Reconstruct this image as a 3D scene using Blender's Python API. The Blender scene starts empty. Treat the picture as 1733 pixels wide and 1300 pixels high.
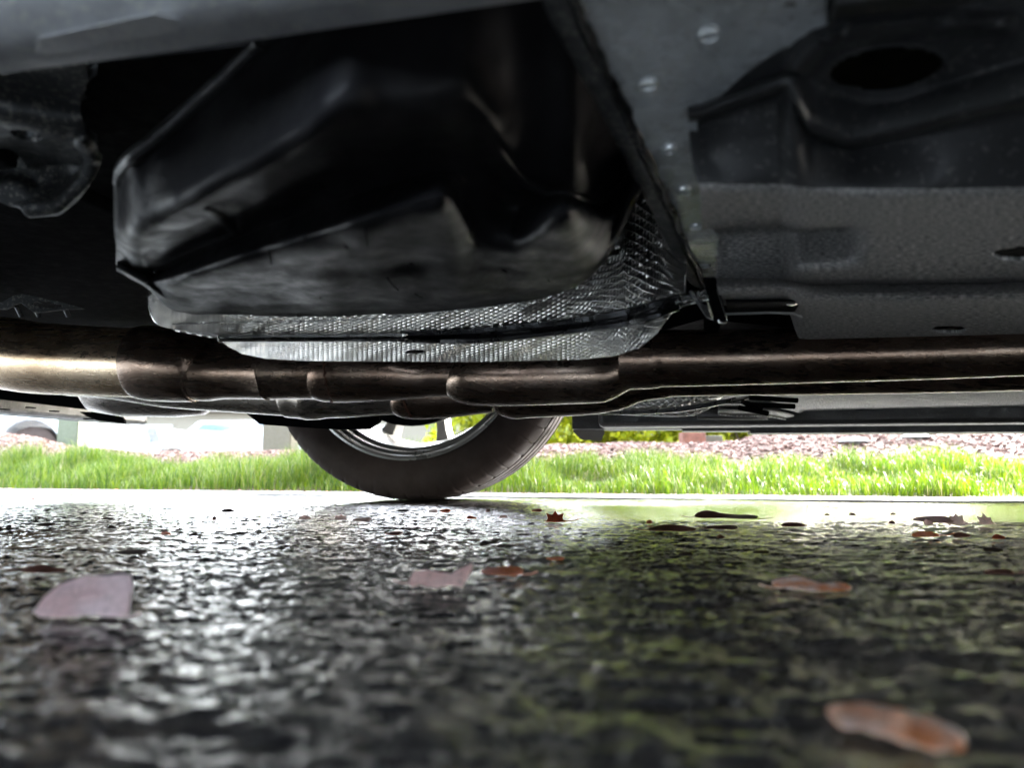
import bpy, bmesh, math, random
import numpy as np
from mathutils import Vector, Matrix
random.seed(7); rng = np.random.default_rng(7)
S = bpy.context.scene; COL = S.collection

# ------------------------------------------------------------------ camera
CAMZ = 0.078; F = 1300.0; CX, CY = 866.5, 650.0
PITCH = math.atan(142.0/1300.0)
cd = bpy.data.cameras.new('camera'); cam = bpy.data.objects.new('camera', cd); COL.objects.link(cam)
cam.location = (0, 0, CAMZ); cam.rotation_euler = (math.pi/2 + PITCH, 0, 0)
cd.sensor_width = 36; cd.lens = 36*F/1733; cd.clip_start = 0.01; cd.clip_end = 2000
cd.dof.use_dof = True; cd.dof.focus_distance = 1.15; cd.dof.aperture_fstop = 5.6
S.camera = cam

# ------------------------------------------------------------------ world + sun
SUN_EL = math.radians(23); SUN_AZ = math.radians(42)       # azimuth from +Y, clockwise positive
w = bpy.data.worlds.new('World'); S.world = w; w.use_nodes = True
nt = w.node_tree; nt.nodes.clear()
sky = nt.nodes.new('ShaderNodeTexSky'); sky.sky_type = 'NISHITA'; sky.sun_disc = False
sky.sun_elevation = SUN_EL; sky.sun_rotation = SUN_AZ; sky.dust_density = 3.0; sky.air_density = 1.0
bgn = nt.nodes.new('ShaderNodeBackground'); bgn.inputs['Strength'].default_value = 0.15
hs = nt.nodes.new('ShaderNodeHueSaturation'); hs.inputs['Saturation'].default_value = 0.45
wo = nt.nodes.new('ShaderNodeOutputWorld')
nt.links.new(sky.outputs[0], hs.inputs['Color']); nt.links.new(hs.outputs[0], bgn.inputs[0]); nt.links.new(bgn.outputs[0], wo.inputs[0])
sl = bpy.data.lights.new('sun', 'SUN'); sl.energy = 3.0; sl.angle = math.radians(3); sl.color = (1.0, 0.98, 0.95)
so = bpy.data.objects.new('sun', sl); COL.objects.link(so)
sd = Vector((math.sin(SUN_AZ)*math.cos(SUN_EL), math.cos(SUN_AZ)*math.cos(SUN_EL), math.sin(SUN_EL)))
so.rotation_euler = sd.to_track_quat('Z', 'Y').to_euler()
S.view_settings.view_transform = 'Standard'; S.view_settings.look = 'None'
S.view_settings.exposure = 4.75; S.view_settings.gamma = 1.0
try:
    S.cycles.max_bounces = 10; S.cycles.diffuse_bounces = 5; S.cycles.glossy_bounces = 5
except Exception: pass

# ------------------------------------------------------------------ pixel -> place
CT, ST = math.cos(PITCH), math.sin(PITCH)
def ray(px, py):
    u = (px-CX)/F; v = (CY-py)/F
    return np.array([u, CT - v*ST, ST + v*CT])
C0 = np.array([0, 0, CAMZ])
M = 0.2; PSI = math.atan(M)
AX = np.array([math.cos(PSI), -math.sin(PSI), 0]); BX = np.array([math.sin(PSI), math.cos(PSI), 0])
def atY(px, py, Y):
    d = ray(px, py); return C0 + d*(Y/d[1])
def atB(px, py, b):
    d = ray(px, py); return C0 + d*(b/(d @ BX))
def atZ(px, py, z):
    d = ray(px, py); return C0 + d*((z-CAMZ)/d[2])
def car(a, b, z): return a*AX + b*BX + np.array([0, 0, z])

# ------------------------------------------------------------------ object helpers
def tag(o, label=None, cat=None, group=None, kind=None):
    if label: o['label'] = label
    if cat: o['category'] = cat
    if group: o['group'] = group
    if kind: o['kind'] = kind
    return o
def empty(name, loc, label, cat, group=None):
    o = bpy.data.objects.new(name, None); COL.objects.link(o); o.location = Vector([float(c) for c in loc]); o.empty_display_size = .1
    return tag(o, label, cat, group)
def root_of(o):
    v = Vector((0, 0, 0))
    while o is not None: v += o.location; o = o.parent
    return v
def mesh(name, verts, faces, mat, parent=None, smooth=True, bevel=0, solid=0, off=0, sharp=40, uv=None):
    """verts are world positions; the object is placed under its parent"""
    me = bpy.data.meshes.new(name)
    V = np.asarray(verts, dtype=float).reshape(-1, 3)
    o = bpy.data.objects.new(name, me); COL.objects.link(o)
    if parent is not None:
        r = root_of(parent); V = V - np.array(r); o.parent = parent
        c = V.mean(0); V = V - c; o.location = Vector([float(q) for q in c])
    else:
        c = V.mean(0); c[2] = V[:, 2].min(); V = V - c; o.location = Vector([float(q) for q in c])
    me.from_pydata([tuple(v) for v in V.tolist()], [], [tuple(int(i) for i in f) for f in faces])
    if mat: me.materials.append(mat)
    if smooth:
        me.polygons.foreach_set('use_smooth', [True]*len(me.polygons))
        try: me.set_sharp_from_angle(angle=math.radians(sharp))
        except Exception: pass
    if uv is not None:
        l = me.uv_layers.new(name='UVMap')
        vi = np.empty(len(me.loops), dtype=np.int32); me.loops.foreach_get('vertex_index', vi)
        l.data.foreach_set('uv', np.asarray(uv, dtype=np.float32)[vi].ravel())
    if solid:
        m = o.modifiers.new('solid', 'SOLIDIFY'); m.thickness = solid; m.offset = off
    if bevel:
        m = o.modifiers.new('bevel', 'BEVEL'); m.width = bevel; m.segments = 2; m.limit_method = 'ANGLE'
    me.update()
    return o
LS = 1.0
class MB:
    def __init__(s): s.v = []; s.f = []
    def add(s, v, f):
        n = len(s.v); s.v += [tuple(map(float, p)) for p in v]; s.f += [tuple(n+int(i) for i in q) for q in f]
    def box(s, c, ax, ay, az):
        c = np.array(c, float); ax, ay, az = (np.array(q, float)/2 for q in (ax, ay, az))
        v = [c+i*ax+j*ay+k*az for k in (-1, 1) for j in (-1, 1) for i in (-1, 1)]
        s.add(v, [(0,2,3,1), (4,5,7,6), (0,1,5,4), (2,6,7,3), (0,4,6,2), (1,3,7,5)])
    def carbox(s, a0, a1, b0, b1, z0, z1):
        s.box(car((a0+a1)/2, (b0+b1)/2, (z0+z1)/2), AX*(a1-a0), BX*(b1-b0), (0, 0, z1-z0))
    def abox(s, x0, x1, y0, y1, z0, z1):
        s.box(((x0+x1)/2, (y0+y1)/2, (z0+z1)/2), (x1-x0, 0, 0), (0, y1-y0, 0), (0, 0, z1-z0))
    def tube(s, pts, rad, n=20, caps=True):
        pts = [np.array(p, float) for p in pts]; N = len(pts)
        if not hasattr(rad, '__len__'): rad = [rad]*N
        v = []; up = np.array([0, 0, 1.0])
        for i, p in enumerate(pts):
            t = pts[min(i+1, N-1)] - pts[max(i-1, 0)]; t /= (np.linalg.norm(t)+1e-12)
            q = up if abs(t[2]) < .95 else np.array([1.0, 0, 0])
            e1 = np.cross(q, t); e1 /= np.linalg.norm(e1); e2 = np.cross(t, e1)
            for k in range(n):
                a = 2*math.pi*k/n; v.append(p + rad[i]*(math.cos(a)*e1 + math.sin(a)*e2))
        f = [(i*n+k, i*n+(k+1) % n, (i+1)*n+(k+1) % n, (i+1)*n+k) for i in range(N-1) for k in range(n)]
        if caps: f += [tuple(range(n))[::-1], tuple((N-1)*n+k for k in range(n))]
        s.add(v, f)
    def lathe(s, prof, c, axis, n=96, fn=None):
        """prof: (offset along axis, radius)"""
        c = np.array(c, float); axis = np.array(axis, float)/np.linalg.norm(axis)
        e2 = np.array([0, 0, 1.0]) if abs(axis[2]) < .9 else np.array([0, 1.0, 0]); e1 = np.cross(e2, axis); e1 /= np.linalg.norm(e1); e2 = np.cross(axis, e1)
        v = []
        for j in range(n):
            a = 2*math.pi*j/n; r_ = math.sin(a)*e1 - math.cos(a)*e2
            for i, (h, r) in enumerate(prof):
                if fn: r = fn(i, a, r)
                v.append(c + axis*h + r_*(r*LS))
        m = len(prof)
        f = [(j*m+i, j*m+i+1, ((j+1) % n)*m+i+1, ((j+1) % n)*m+i) for j in range(n) for i in range(m-1)]
        s.add(v, f)
    def build(s, name, mat, parent=None, **k): return mesh(name, s.v, s.f, mat, parent, **k)

def interp(x, tab):
    xs = [t[0] for t in tab]; ys = [t[1] for t in tab]; return np.interp(x, xs, ys)
def smoothpoly(pts, n):
    """Catmull-Rom through pts, n samples per span"""
    P = [np.array(p, float) for p in pts]; P = [2*P[0]-P[1]] + P + [2*P[-1]-P[-2]]; out = []
    for i in range(1, len(P)-2):
        for k in range(n):
            t = k/n; a, b, c, d = P[i-1], P[i], P[i+1], P[i+2]
            out.append(.5*((2*b) + (-a+c)*t + (2*a-5*b+4*c-d)*t*t + (-a+3*b-3*c+d)*t**3))
    out.append(P[-2]); return np.array(out)
def snap(px, py, holes):
    for (hx, hy, rx, ry, an) in holes:
        ca, sa = math.cos(an), math.sin(an); a = (px-hx)*ca+(py-hy)*sa; b = -(px-hx)*sa+(py-hy)*ca; q = math.hypot(a/rx, b/ry)
        if q < 1.0 and min(rx, ry)*(1-q) < 2.6:
            a /= q; b /= q; return hx+a*ca-b*sa, hy+a*sa+b*ca, True
        if q < 1.0: return px, py, False
    return px, py, True
def gridfaces(nr, nc, keep=None):
    f = []
    for i in range(nr-1):
        for j in range(nc-1):
            if keep is not None and not (keep[i, j] and keep[i+1, j] and keep[i, j+1] and keep[i+1, j+1]): continue
            f.append((i*nc+j, i*nc+j+1, (i+1)*nc+j+1, (i+1)*nc+j))
    return f
def metricuv(P):
    """metre-true uv for a grid of points [nr,nc,3]"""
    du = np.linalg.norm(np.diff(P, axis=1), axis=2); dv = np.linalg.norm(np.diff(P, axis=0), axis=2)
    U = np.zeros(P.shape[:2]); V = np.zeros(P.shape[:2])
    U[:, 1:] = np.cumsum(np.broadcast_to(du.mean(0), du.shape), axis=1); V[1:, :] = np.cumsum(np.broadcast_to(dv.mean(1)[:, None], dv.shape), axis=0)
    return np.stack([U, V], -1).reshape(-1, 2)
def sheet(name, mat, cols, top, bot, invD, relief, nx, ny, parent, thick=.004, holes=(), edge=0.0):
    """moulded panel: spans pixel columns `cols` between curves top/bot, its depth from 1/distance and relief in metres"""
    P = np.zeros((ny, nx, 3)); keep = np.ones((ny, nx), bool)
    for j in range(nx):
        pxc = px = cols[0] + (cols[1]-cols[0])*j/(nx-1); y0 = interp(px, top); y1 = interp(px, bot)
        for i in range(ny):
            t = i/(ny-1); py = y0 + (y1-y0)*t; px, py, kk = snap(pxc, py, holes); keep[i, j] = kk
            D = 1.0/invD(px, py)
            d = ray(px, py); r = relief(px, py) if relief else 0
            if edge:
                e = min((px-cols[0])/18, (cols[1]-px)/18, (y1-py)/16, 1); e = max(e, 0); r -= edge*(1-math.sqrt(max(0, 1-(1-e)**2)))
            P[i, j] = C0 + d*((D - r)/d[1])
    return mesh(name, P.reshape(-1, 3), gridfaces(ny, nx, keep), mat, parent, solid=thick, uv=metricuv(P), sharp=180)
def loftz(name, mat, X, rows, nx, nsub, parent, thick=.003, holes=(), blur=2, relief=None, warp=None):
    """rows: list of (py list or value, z list or value) over pixel columns X"""
    xs = np.linspace(X[0], X[-1], nx); R = []
    for py, z in rows:
        p = np.interp(xs, X, py if hasattr(py, '__len__') else [py]*len(X)); q = np.interp(xs, X, z if hasattr(z, '__len__') else [z]*len(X)); R.append((p, q))
    PY = []; Z = []
    for k in range(len(R)-1):
        n = nsub if not isinstance(nsub, (list, tuple)) else nsub[k]
        for i in range(n):
            t = i/n; PY.append(R[k][0]*(1-t)+R[k+1][0]*t); Z.append(R[k][1]*(1-t)+R[k+1][1]*t)
    PY.append(R[-1][0]); Z.append(R[-1][1]); PY = np.array(PY); Z = np.array(Z)
    for _ in range(blur):
        Zp = np.pad(Z, 1, mode='edge'); Z = (Zp[:-2, 1:-1]+2*Zp[1:-1, 1:-1]+Zp[2:, 1:-1])/4
        Zp = np.pad(Z, 1, mode='edge'); Z = (Zp[1:-1, :-2]+2*Zp[1:-1, 1:-1]+Zp[1:-1, 2:])/4
        Yp = np.pad(PY, ((0, 0), (1, 1)), mode='edge'); PY = (Yp[:, :-2]+2*Yp[:, 1:-1]+Yp[:, 2:])/4
    if relief is not None:
        for i in range(Z.shape[0]):
            for j in range(nx): Z[i, j] -= relief(xs[j], PY[i, j])
    ny = len(PY); P = np.zeros((ny, nx, 3)); keep = np.ones((ny, nx), bool)
    for i in range(ny):
        for j in range(nx):
            qx, qy, keep[i, j] = snap(xs[j] + (warp(xs[j], PY[i, j]) if warp else 0), PY[i, j], holes); P[i, j] = atZ(qx, qy, Z[i, j])
    return mesh(name, P.reshape(-1, 3), gridfaces(ny, nx, keep), mat, parent, solid=thick, uv=metricuv(P), sharp=60)

# ------------------------------------------------------------------ materials
class NT:
    def __init__(s, name):
        s.m = bpy.data.materials.new(name); s.m.use_nodes = True; s.t = s.m.node_tree; s.b = s.t.nodes['Principled BSDF']
        s.co = s.t.nodes.new('ShaderNodeTexCoord'); s.ge = s.t.nodes.new('ShaderNodeNewGeometry')
    def n(s, ty, **k):
        o = s.t.nodes.new(ty)
        for a, v in k.items():
            if a in ('inp',):
                for i, q in v.items(): s.set(o.inputs[i], q)
            else: setattr(o, a, v)
        return o
    def set(s, i, q):
        if isinstance(q, bpy.types.NodeSocket): s.t.links.new(q, i)
        else: i.default_value = q
    def P(s, **k):
        for a, v in k.items(): s.set(s.b.inputs[a.replace('_', ' ')], v)
    def noise(s, scale, detail=4, rough=.6, vec=None, stretch=None):
        v = vec if vec is not None else s.ge.outputs['Position']
        if stretch is not None:
            mp = s.n('ShaderNodeMapping'); s.set(mp.inputs[0], v); mp.inputs['Scale'].default_value = stretch; v = mp.outputs[0]
        o = s.n('ShaderNodeTexNoise'); s.set(o.inputs['Vector'], v); o.inputs['Scale'].default_value = scale
        o.inputs['Detail'].default_value = detail; o.inputs['Roughness'].default_value = rough; return o.outputs['Fac']
    def vor(s, scale, vec=None, feature='F1', out='Distance'):
        o = s.n('ShaderNodeTexVoronoi'); o.feature = feature; s.set(o.inputs['Vector'], vec if vec is not None else s.ge.outputs['Position'])
        o.inputs['Scale'].default_value = scale; return o.outputs[out]
    def ramp(s, f, stops):
        o = s.n('ShaderNodeValToRGB'); s.set(o.inputs[0], f); e = o.color_ramp.elements
        while len(e) < len(stops): e.new(.5)
        for x, (p, c) in zip(e, stops): x.position = p; x.color = (*c, 1) if hasattr(c, '__len__') else (c, c, c, 1)
        return o.outputs[0]
    def math(s, op, a, b=0.0):
        o = s.n('ShaderNodeMath', operation=op); s.set(o.inputs[0], a); s.set(o.inputs[1], b); return o.outputs[0]
    def bump(s, h, dist, strength=1.0, prev=None):
        o = s.n('ShaderNodeBump'); s.set(o.inputs['Height'], h); o.inputs['Distance'].default_value = dist; o.inputs['Strength'].default_value = strength
        if prev is not None: s.set(o.inputs['Normal'], prev)
        return o.outputs[0]
def simple(name, col, rough=.5, metal=0, spec=.5, nscale=40, var=.35, bump=.0004, bscale=300, coat=0, stretch=None):
    t = NT(name); f = t.noise(nscale, 5, .65, stretch=stretch)
    lo = tuple(c*(1-var) for c in col); hi = tuple(min(1, c*(1+var)) for c in col)
    t.P(Base_Color=t.ramp(f, [(.3, lo), (.7, hi)]), Metallic=metal, Roughness=t.ramp(t.noise(nscale*1.7, 4), [(.3, max(.03, rough*.75)), (.7, min(1, rough*1.3))]))
    t.b.inputs['Specular IOR Level'].default_value = spec
    if coat: t.b.inputs['Coat Weight'].default_value = coat; t.b.inputs['Coat Roughness'].default_value = .08
    if bump: t.P(Normal=t.bump(t.noise(bscale, 3), bump))
    return t.m
def speck(name, col, rough, dirt, dens=.62, metal=0, spec=.5, nb=.0003):
    """painted or plastic part with splashed dirt specks and dust"""
    t = NT(name); f = t.noise(18, 6, .7)
    base = t.ramp(f, [(.3, tuple(c*.7 for c in col)), (.75, tuple(c*1.35 for c in col))])
    sp = t.ramp(t.noise(260, 3, .5), [(dens, 0.0), (dens+.06, 1.0)])
    mx = t.n('ShaderNodeMix', data_type='RGBA'); t.set(mx.inputs[0], t.math('MULTIPLY', sp, .6)); t.set(mx.inputs[6], base); mx.inputs[7].default_value = (*dirt, 1)
    t.P(Base_Color=mx.outputs[2], Metallic=metal, Roughness=t.ramp(t.noise(60, 5), [(.3, rough*.7), (.7, min(1, rough*1.35))]))
    t.b.inputs['Specular IOR Level'].default_value = spec
    t.P(Normal=t.bump(t.noise(420, 3), nb, .5, t.bump(t.noise(30, 2), .002, .35)))
    return t.m
MT = {}
# wet asphalt
t = NT('wet_asphalt')
f = t.vor(260, out='Color'); sepc = t.n('ShaderNodeSeparateColor'); t.set(sepc.inputs[0], f)
t.P(Base_Color=t.ramp(sepc.outputs[0], [(0, (.010, .010, .012)), (.75, (.03, .029, .03)), (.95, (.09, .086, .08))]),
    Roughness=t.ramp(t.noise(14, 5), [(.3, .06), (.7, .18)]))
t.b.inputs['Specular IOR Level'].default_value = .6; t.b.inputs['Coat Weight'].default_value = 1.0; t.b.inputs['Coat Roughness'].default_value = .07
fine = t.bump(t.noise(330, 4, .65), .0012, .6)
t.P(Normal=fine, Coat_Normal=fine); MT['asphalt'] = t.m
MT['apron'] = simple('worn_tarmac', (.10, .10, .098), .8, nscale=3, bump=.002, bscale=40, var=.2)
MT['curb'] = simple('pale_kerb', (.30, .30, .30), .5, nscale=30, bump=.0015, bscale=90, var=.12)
MT['concrete'] = simple('concrete', (.14, .14, .135), .6, nscale=3, bump=.002, bscale=40)
# tank plastic
t = NT('tank_plastic')
t.P(Base_Color=t.ramp(t.noise(16, 6, .7), [(.3, (.007, .007, .0085)), (.55, (.012, .012, .013)), (.8, (.026, .026, .026))]),
    Roughness=t.ramp(t.noise(35, 6, .7), [(.3, .34), (.7, .66)]))
t.b.inputs['Specular IOR Level'].default_value = .14
wv = t.noise(90, 3, .6, stretch=(1, .25, 1))
t.P(Normal=t.bump(t.noise(380, 4, .7), .00035, .5, t.bump(wv, .0012, .35))); MT['tank'] = t.m
# felt liner
t = NT('felt_liner'); uv = t.co.outputs['UV']
fb = t.noise(430, 5, .85, stretch=(.5, 1, 1), vec=uv); sp = t.noise(1200, 2, .5, vec=uv); big = t.noise(7, 4, .6, vec=uv)
t.P(Base_Color=t.ramp(fb, [(.40, (.09, .09, .09)), (.5, (.36, .36, .35)), (.60, (.92, .91, .88))]), Roughness=.9,
    Normal=t.bump(sp, .0005, .5, t.bump(fb, .0007, .5))); MT['felt'] = t.m
MT['blackplastic'] = speck('black_plastic', (.02, .021, .022), .45, (.1, .1, .095), spec=.6)
MT['traycover'] = speck('moulded_plastic_wall_shade', (.045, .047, .05), .5, (.16, .16, .15), .6, spec=.35)  # upper tray plastic, also painted shade on the liner's step wall
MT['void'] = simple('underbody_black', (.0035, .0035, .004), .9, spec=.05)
MT['strippaint'] = speck('painted_steel', (.74, .79, .81), .27, (.05, .05, .05), .66, metal=.25, spec=.6)
MT['sillpaint'] = speck('dusty_steel', (.34, .35, .36), .42, (.42, .42, .38), .56, metal=.3, spec=.6)
MT['cast'] = speck('cast_arm', (.075, .08, .082), .5, (.3, .29, .26), .55, metal=.4, spec=.5)
MT['satin'] = simple('satin_black_steel', (.008, .008, .009), .3, metal=0, spec=.5, bump=.0002)
MT['brightsteel'] = simple('bare_steel', (.5, .5, .48), .22, metal=1, bump=.0003, bscale=120)
# exhaust steel
def exhaust(name, a, b, c):
    t = NT(name); n1 = t.noise(9, 5, .65, stretch=(1, 1, 1)); n2 = t.noise(120, 4, .7, stretch=(.12, 1, 1)); sp = t.noise(330, 3, .6)
    r = t.ramp(n1, [(.3, a), (.5, b), (.68, c)])
    mx = t.n('ShaderNodeMix', data_type='RGBA'); t.set(mx.inputs[0], t.ramp(sp, [(.6, 0.0), (.68, .55)])); t.set(mx.inputs[6], r); mx.inputs[7].default_value = (.11, .055, .028, 1)
    t.P(Base_Color=mx.outputs[2], Metallic=.85, Roughness=t.ramp(n2, [(.3, .20), (.7, .36)]), Normal=t.bump(n2, .0004, .4, t.bump(sp, .0003, .3)))
    return t.m
MT['exh'] = exhaust('exhaust_steel', (.08, .050, .036), (.15, .105, .08), (.22, .17, .135))
MT['exh_sheen'] = exhaust('exhaust_steel_gold_sheen', (.30, .20, .12), (.46, .34, .22), (.60, .47, .33))  # warm sheen of the left pipe painted into its steel colour
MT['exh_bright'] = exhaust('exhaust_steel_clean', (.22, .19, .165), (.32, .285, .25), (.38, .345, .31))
MT['weld'] = simple('weld_bead', (.09, .035, .02), .7, metal=.4)
# embossed aluminium: three crossed cosines give the hexagonal dimples
def emboss(name, pitch, depth, col):
    t = NT(name); sep = t.n('ShaderNodeSeparateXYZ'); t.set(sep.inputs[0], t.co.outputs['UV']); k = 2*math.pi/pitch
    tot = None
    for an in (0.95, -0.95):
        q = t.math('COSINE', t.math('ADD', t.math('MULTIPLY', sep.outputs[0], k*math.cos(an)), t.math('MULTIPLY', sep.outputs[1], k*math.sin(an))))
        tot = q if tot is None else t.math('MAXIMUM', tot, q)
    cr = t.noise(35, 4, .7, vec=t.co.outputs['UV'])
    t.P(Base_Color=t.ramp(t.noise(60, 4), [(.3, tuple(c*.75 for c in col)), (.7, col)]), Metallic=1.0, Roughness=.3,
        Normal=t.bump(tot, depth, 1.0, t.bump(cr, .003, .4)))
    return t.m
MT['foil'] = emboss('embossed_aluminium', .0060, .0026, (.55, .54, .52))
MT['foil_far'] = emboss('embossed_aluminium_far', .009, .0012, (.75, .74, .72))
MT['rubber'] = simple('tyre_rubber', (.045, .034, .030), .7, nscale=8, bump=.0005, bscale=60, spec=.15)
MT['alloy'] = simple('alloy', (.36, .36, .34), .3, metal=.6, bump=.0, nscale=5, var=.1)
MT['alloydark'] = simple('dusty_alloy', (.16, .155, .15), .5, metal=.3, bump=.0, nscale=6, var=.15)
MT['white'] = simple('white_paint', (.40, .42, .45), .25, coat=.6, var=.03, bump=0)
MT['camper'] = simple('camper_shell', (.10, .105, .11), .4, var=.04, bump=0)
MT['black'] = simple('black_paint', (.02, .02, .022), .3, coat=.3, bump=0)
MT['bodypaint'] = simple('dark_body_paint', (.03, .032, .036), .25, coat=.7, bump=0)
MT['red'] = simple('red_paint', (.22, .012, .012), .3, coat=.5, bump=0)
MT['glass'] = simple('tinted_glass', (.10, .14, .17), .05, spec=1, bump=0)
MT['cream'] = simple('cream_siding', (.13, .12, .095), .7, var=.08, bump=.002, bscale=20)
MT['postgreen'] = simple('sage_paint', (.060, .075, .045), .6, var=.1)
MT['postbeige'] = simple('beige_paint', (.07, .062, .04), .6, var=.1)
MT['brick'] = simple('brick_red', (.14, .055, .035), .8, nscale=30, bump=.002, bscale=90)
MT['whiteplastic'] = simple('white_plastic', (.72, .73, .74), .4, var=.05)
MT['rooftile'] = simple('roof_shingle', (.12, .11, .1), .9, nscale=6)
def islands(name, stops, rough=.6, trans=0, bump=0, sub=0):
    t = NT(name); f = t.ge.outputs['Random Per Island']; t.P(Base_Color=t.ramp(f, stops), Roughness=rough)
    if trans:
        tr = t.n('ShaderNodeBsdfTranslucent'); t.set(tr.inputs[0], t.ramp(f, stops)); mx = t.n('ShaderNodeMixShader'); mx.inputs[0].default_value = trans
        out = [n for n in t.t.nodes if n.type == 'OUTPUT_MATERIAL'][0]
        t.set(mx.inputs[1], t.b.outputs[0]); t.set(mx.inputs[2], tr.outputs[0]); t.set(out.inputs['Surface'], mx.outputs[0])
    return t.m
MT['grass'] = islands('grass_blades', [(0, (.020, .055, .002)), (.3, (.045, .105, .003)), (.7, (.105, .165, .003)), (.93, (.15, .21, .004)), (.96, (.20, .18, .08)), (1, (.30, .28, .18))], .45, .45)
MT['mulch'] = islands('mulch_chips', [(0, (.06, .026, .020)), (.4, (.17, .095, .075)), (.75, (.28, .18, .15)), (1, (.42, .34, .30))], .8)
MT['leafyel'] = islands('yellow_green_leaves', [(0, (.12, .16, .004)), (.5, (.26, .30, .005)), (1, (.44, .45, .012))], .5, .4)
MT['leafgreen'] = islands('green_leaves', [(0, (.04, .09, .02)), (.6, (.09, .17, .03)), (1, (.17, .26, .05))], .5, .35)
MT['leafdark'] = islands('hedge_leaves', [(0, (.015, .03, .01)), (1, (.04, .06, .02))], .6)
MT['bark'] = simple('bark', (.12, .09, .07), .9, bump=.01, bscale=12)
def leafmat(name, a, b, sc=60, dark=.25):
    t = NT(name); f = t.noise(sc, 4, .6); st = t.ramp(t.noise(sc*2.6, 3, .6), [(.55, 1.0), (.75, dark)])
    mx = t.n('ShaderNodeMix', data_type='RGBA', blend_type='MULTIPLY'); mx.inputs[0].default_value = .6; t.set(mx.inputs[6], t.ramp(f, [(.38, a), (.62, b)])); t.set(mx.inputs[7], st)
    vn = t.ramp(t.vor(150, feature='DISTANCE_TO_EDGE'), [(0, .62), (.05, 1.0)])
    m2 = t.n('ShaderNodeMix', data_type='RGBA', blend_type='MULTIPLY'); m2.inputs[0].default_value = .8; t.set(m2.inputs[6], mx.outputs[2]); t.set(m2.inputs[7], vn); mx = m2
    t.P(Base_Color=mx.outputs[2], Roughness=.38, Normal=t.bump(t.noise(400, 3), .0006, .5))
    t.b.inputs['Specular IOR Level'].default_value = .5
    tr = t.n('ShaderNodeBsdfTranslucent'); t.set(tr.inputs[0], mx.outputs[2]); ms = t.n('ShaderNodeMixShader'); ms.inputs[0].default_value = .62
    out = [n for n in t.t.nodes if n.type == 'OUTPUT_MATERIAL'][0]
    t.set(ms.inputs[1], t.b.outputs[0]); t.set(ms.inputs[2], tr.outputs[0]); t.set(out.inputs['Surface'], ms.outputs[0])
    return t.m
LM = {'lilac': leafmat('leaf_lilac', (.74, .58, .62), (.84, .74, .80), 25, .7), 'pink': leafmat('leaf_pink', (.80, .60, .60), (.88, .76, .76), 30, .7),
      'orange': leafmat('leaf_orange', (.66, .22, .06), (.75, .45, .38), 40), 'red': leafmat('leaf_red', (.30, .05, .025), (.42, .11, .05)),
      'brown': leafmat('leaf_brown', (.13, .06, .045), (.24, .12, .10)), 'dark': leafmat('leaf_dark', (.03, .022, .02), (.07, .05, .045)),
      'amber': leafmat('leaf_amber', (.85, .36, .10), (.92, .84, .82), 75, .95)}

# ================================================================== SETTING
def hash2(i, j, s):
    n = (i.astype(np.int64)*374761393 + j.astype(np.int64)*668265263 + s*1442695041) & 0xffffffff
    n = ((n ^ (n >> 13))*1274126177) & 0xffffffff
    return ((n ^ (n >> 16)) & 0xffffff)/float(0xffffff)
def vnoise(x, y, s):
    i = np.floor(x); j = np.floor(y); fx = x-i; fy = y-j; fx = fx*fx*fx*(fx*(fx*6-15)+10); fy = fy*fy*fy*(fy*(fy*6-15)+10)
    a = hash2(i, j, s); b = hash2(i+1, j, s); c = hash2(i, j+1, s); d = hash2(i+1, j+1, s)
    return (a*(1-fx)+b*fx)*(1-fy)+(c*(1-fx)+d*fx)*fy - .5
def sstep(a, b, x):
    t = np.clip((x-a)/(b-a), 0, 1); return t*t*(3-2*t)
def road_h(x, y):
    c, s = math.cos(.6), math.sin(.6); X = x*c-y*s; Y = x*s+y*c
    h = vnoise(x/.26, y/.20, 1)*.0040 + vnoise(X/.09, Y/.035, 2)*.0022
    wy = y + .006*vnoise(x/.05, y/.04, 17)
    g = vnoise(x/.026+2*vnoise(x/.06, y/.03, 19), wy/.0095, 3) + .5*vnoise(X/.014, Y/.012, 13)
    h2 = g*.0016 + vnoise(x/.0095, wy/.0046, 4)*.0016 + vnoise(x/.0046, y/.0030, 9)*.0010
    h2 = h2*np.interp(x+.15*vnoise(x/.3, y/.2, 23), [-.3, .05, .25], [1.0, 1.0, .78])
    wet = sstep(1.13, 1.22, y+.10*x + .1*vnoise(x/.3, y/.12, 5))*(1-sstep(1.55, 1.75, y+.1*x))*sstep(.05, .22, x + .1*vnoise(x/.3, y/.2, 6))
    seam = sstep(1.015, 1.025, y)*(1-sstep(1.05, 1.06, y))*sstep(-.32, -.25, x)*(1-sstep(.1, .2, x))
    pud = sstep(.06, .2, vnoise(x/.45+3.1, y/.28, 8))*(y > .75)
    k = 1 - np.clip(.9*wet + .6*seam + .35*pud, 0, .92)
    k = k*np.interp(y, [0, .35, .8, 1.6, 2.2], [1.0, 1.05, 1.15, 1.0, .8])
    return h*(.35+.65*k) + h2*k
def grid(x0, x1, y0, y1, st):
    xs = np.arange(x0, x1+st*.5, st); ys = np.arange(y0, y1+st*.5, st); X, Y = np.meshgrid(xs, ys)
    Z = road_h(X, Y); V = np.stack([X, Y, Z], -1).reshape(-1, 3); nx = len(xs); ny = len(ys)
    i, j = np.meshgrid(np.arange(ny-1), np.arange(nx-1), indexing='ij'); a = (i*nx+j).ravel()
    return V, np.stack([a, a+1, a+nx+1, a+nx], -1)
V1, F1 = grid(-.68, .68, .08, .78, .0013); V2, F2 = grid(-1.3, 1.3, .78, 1.75, .0026)
Vs, Fs = [V1, V2], [F1, F2+len(V1)]
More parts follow.
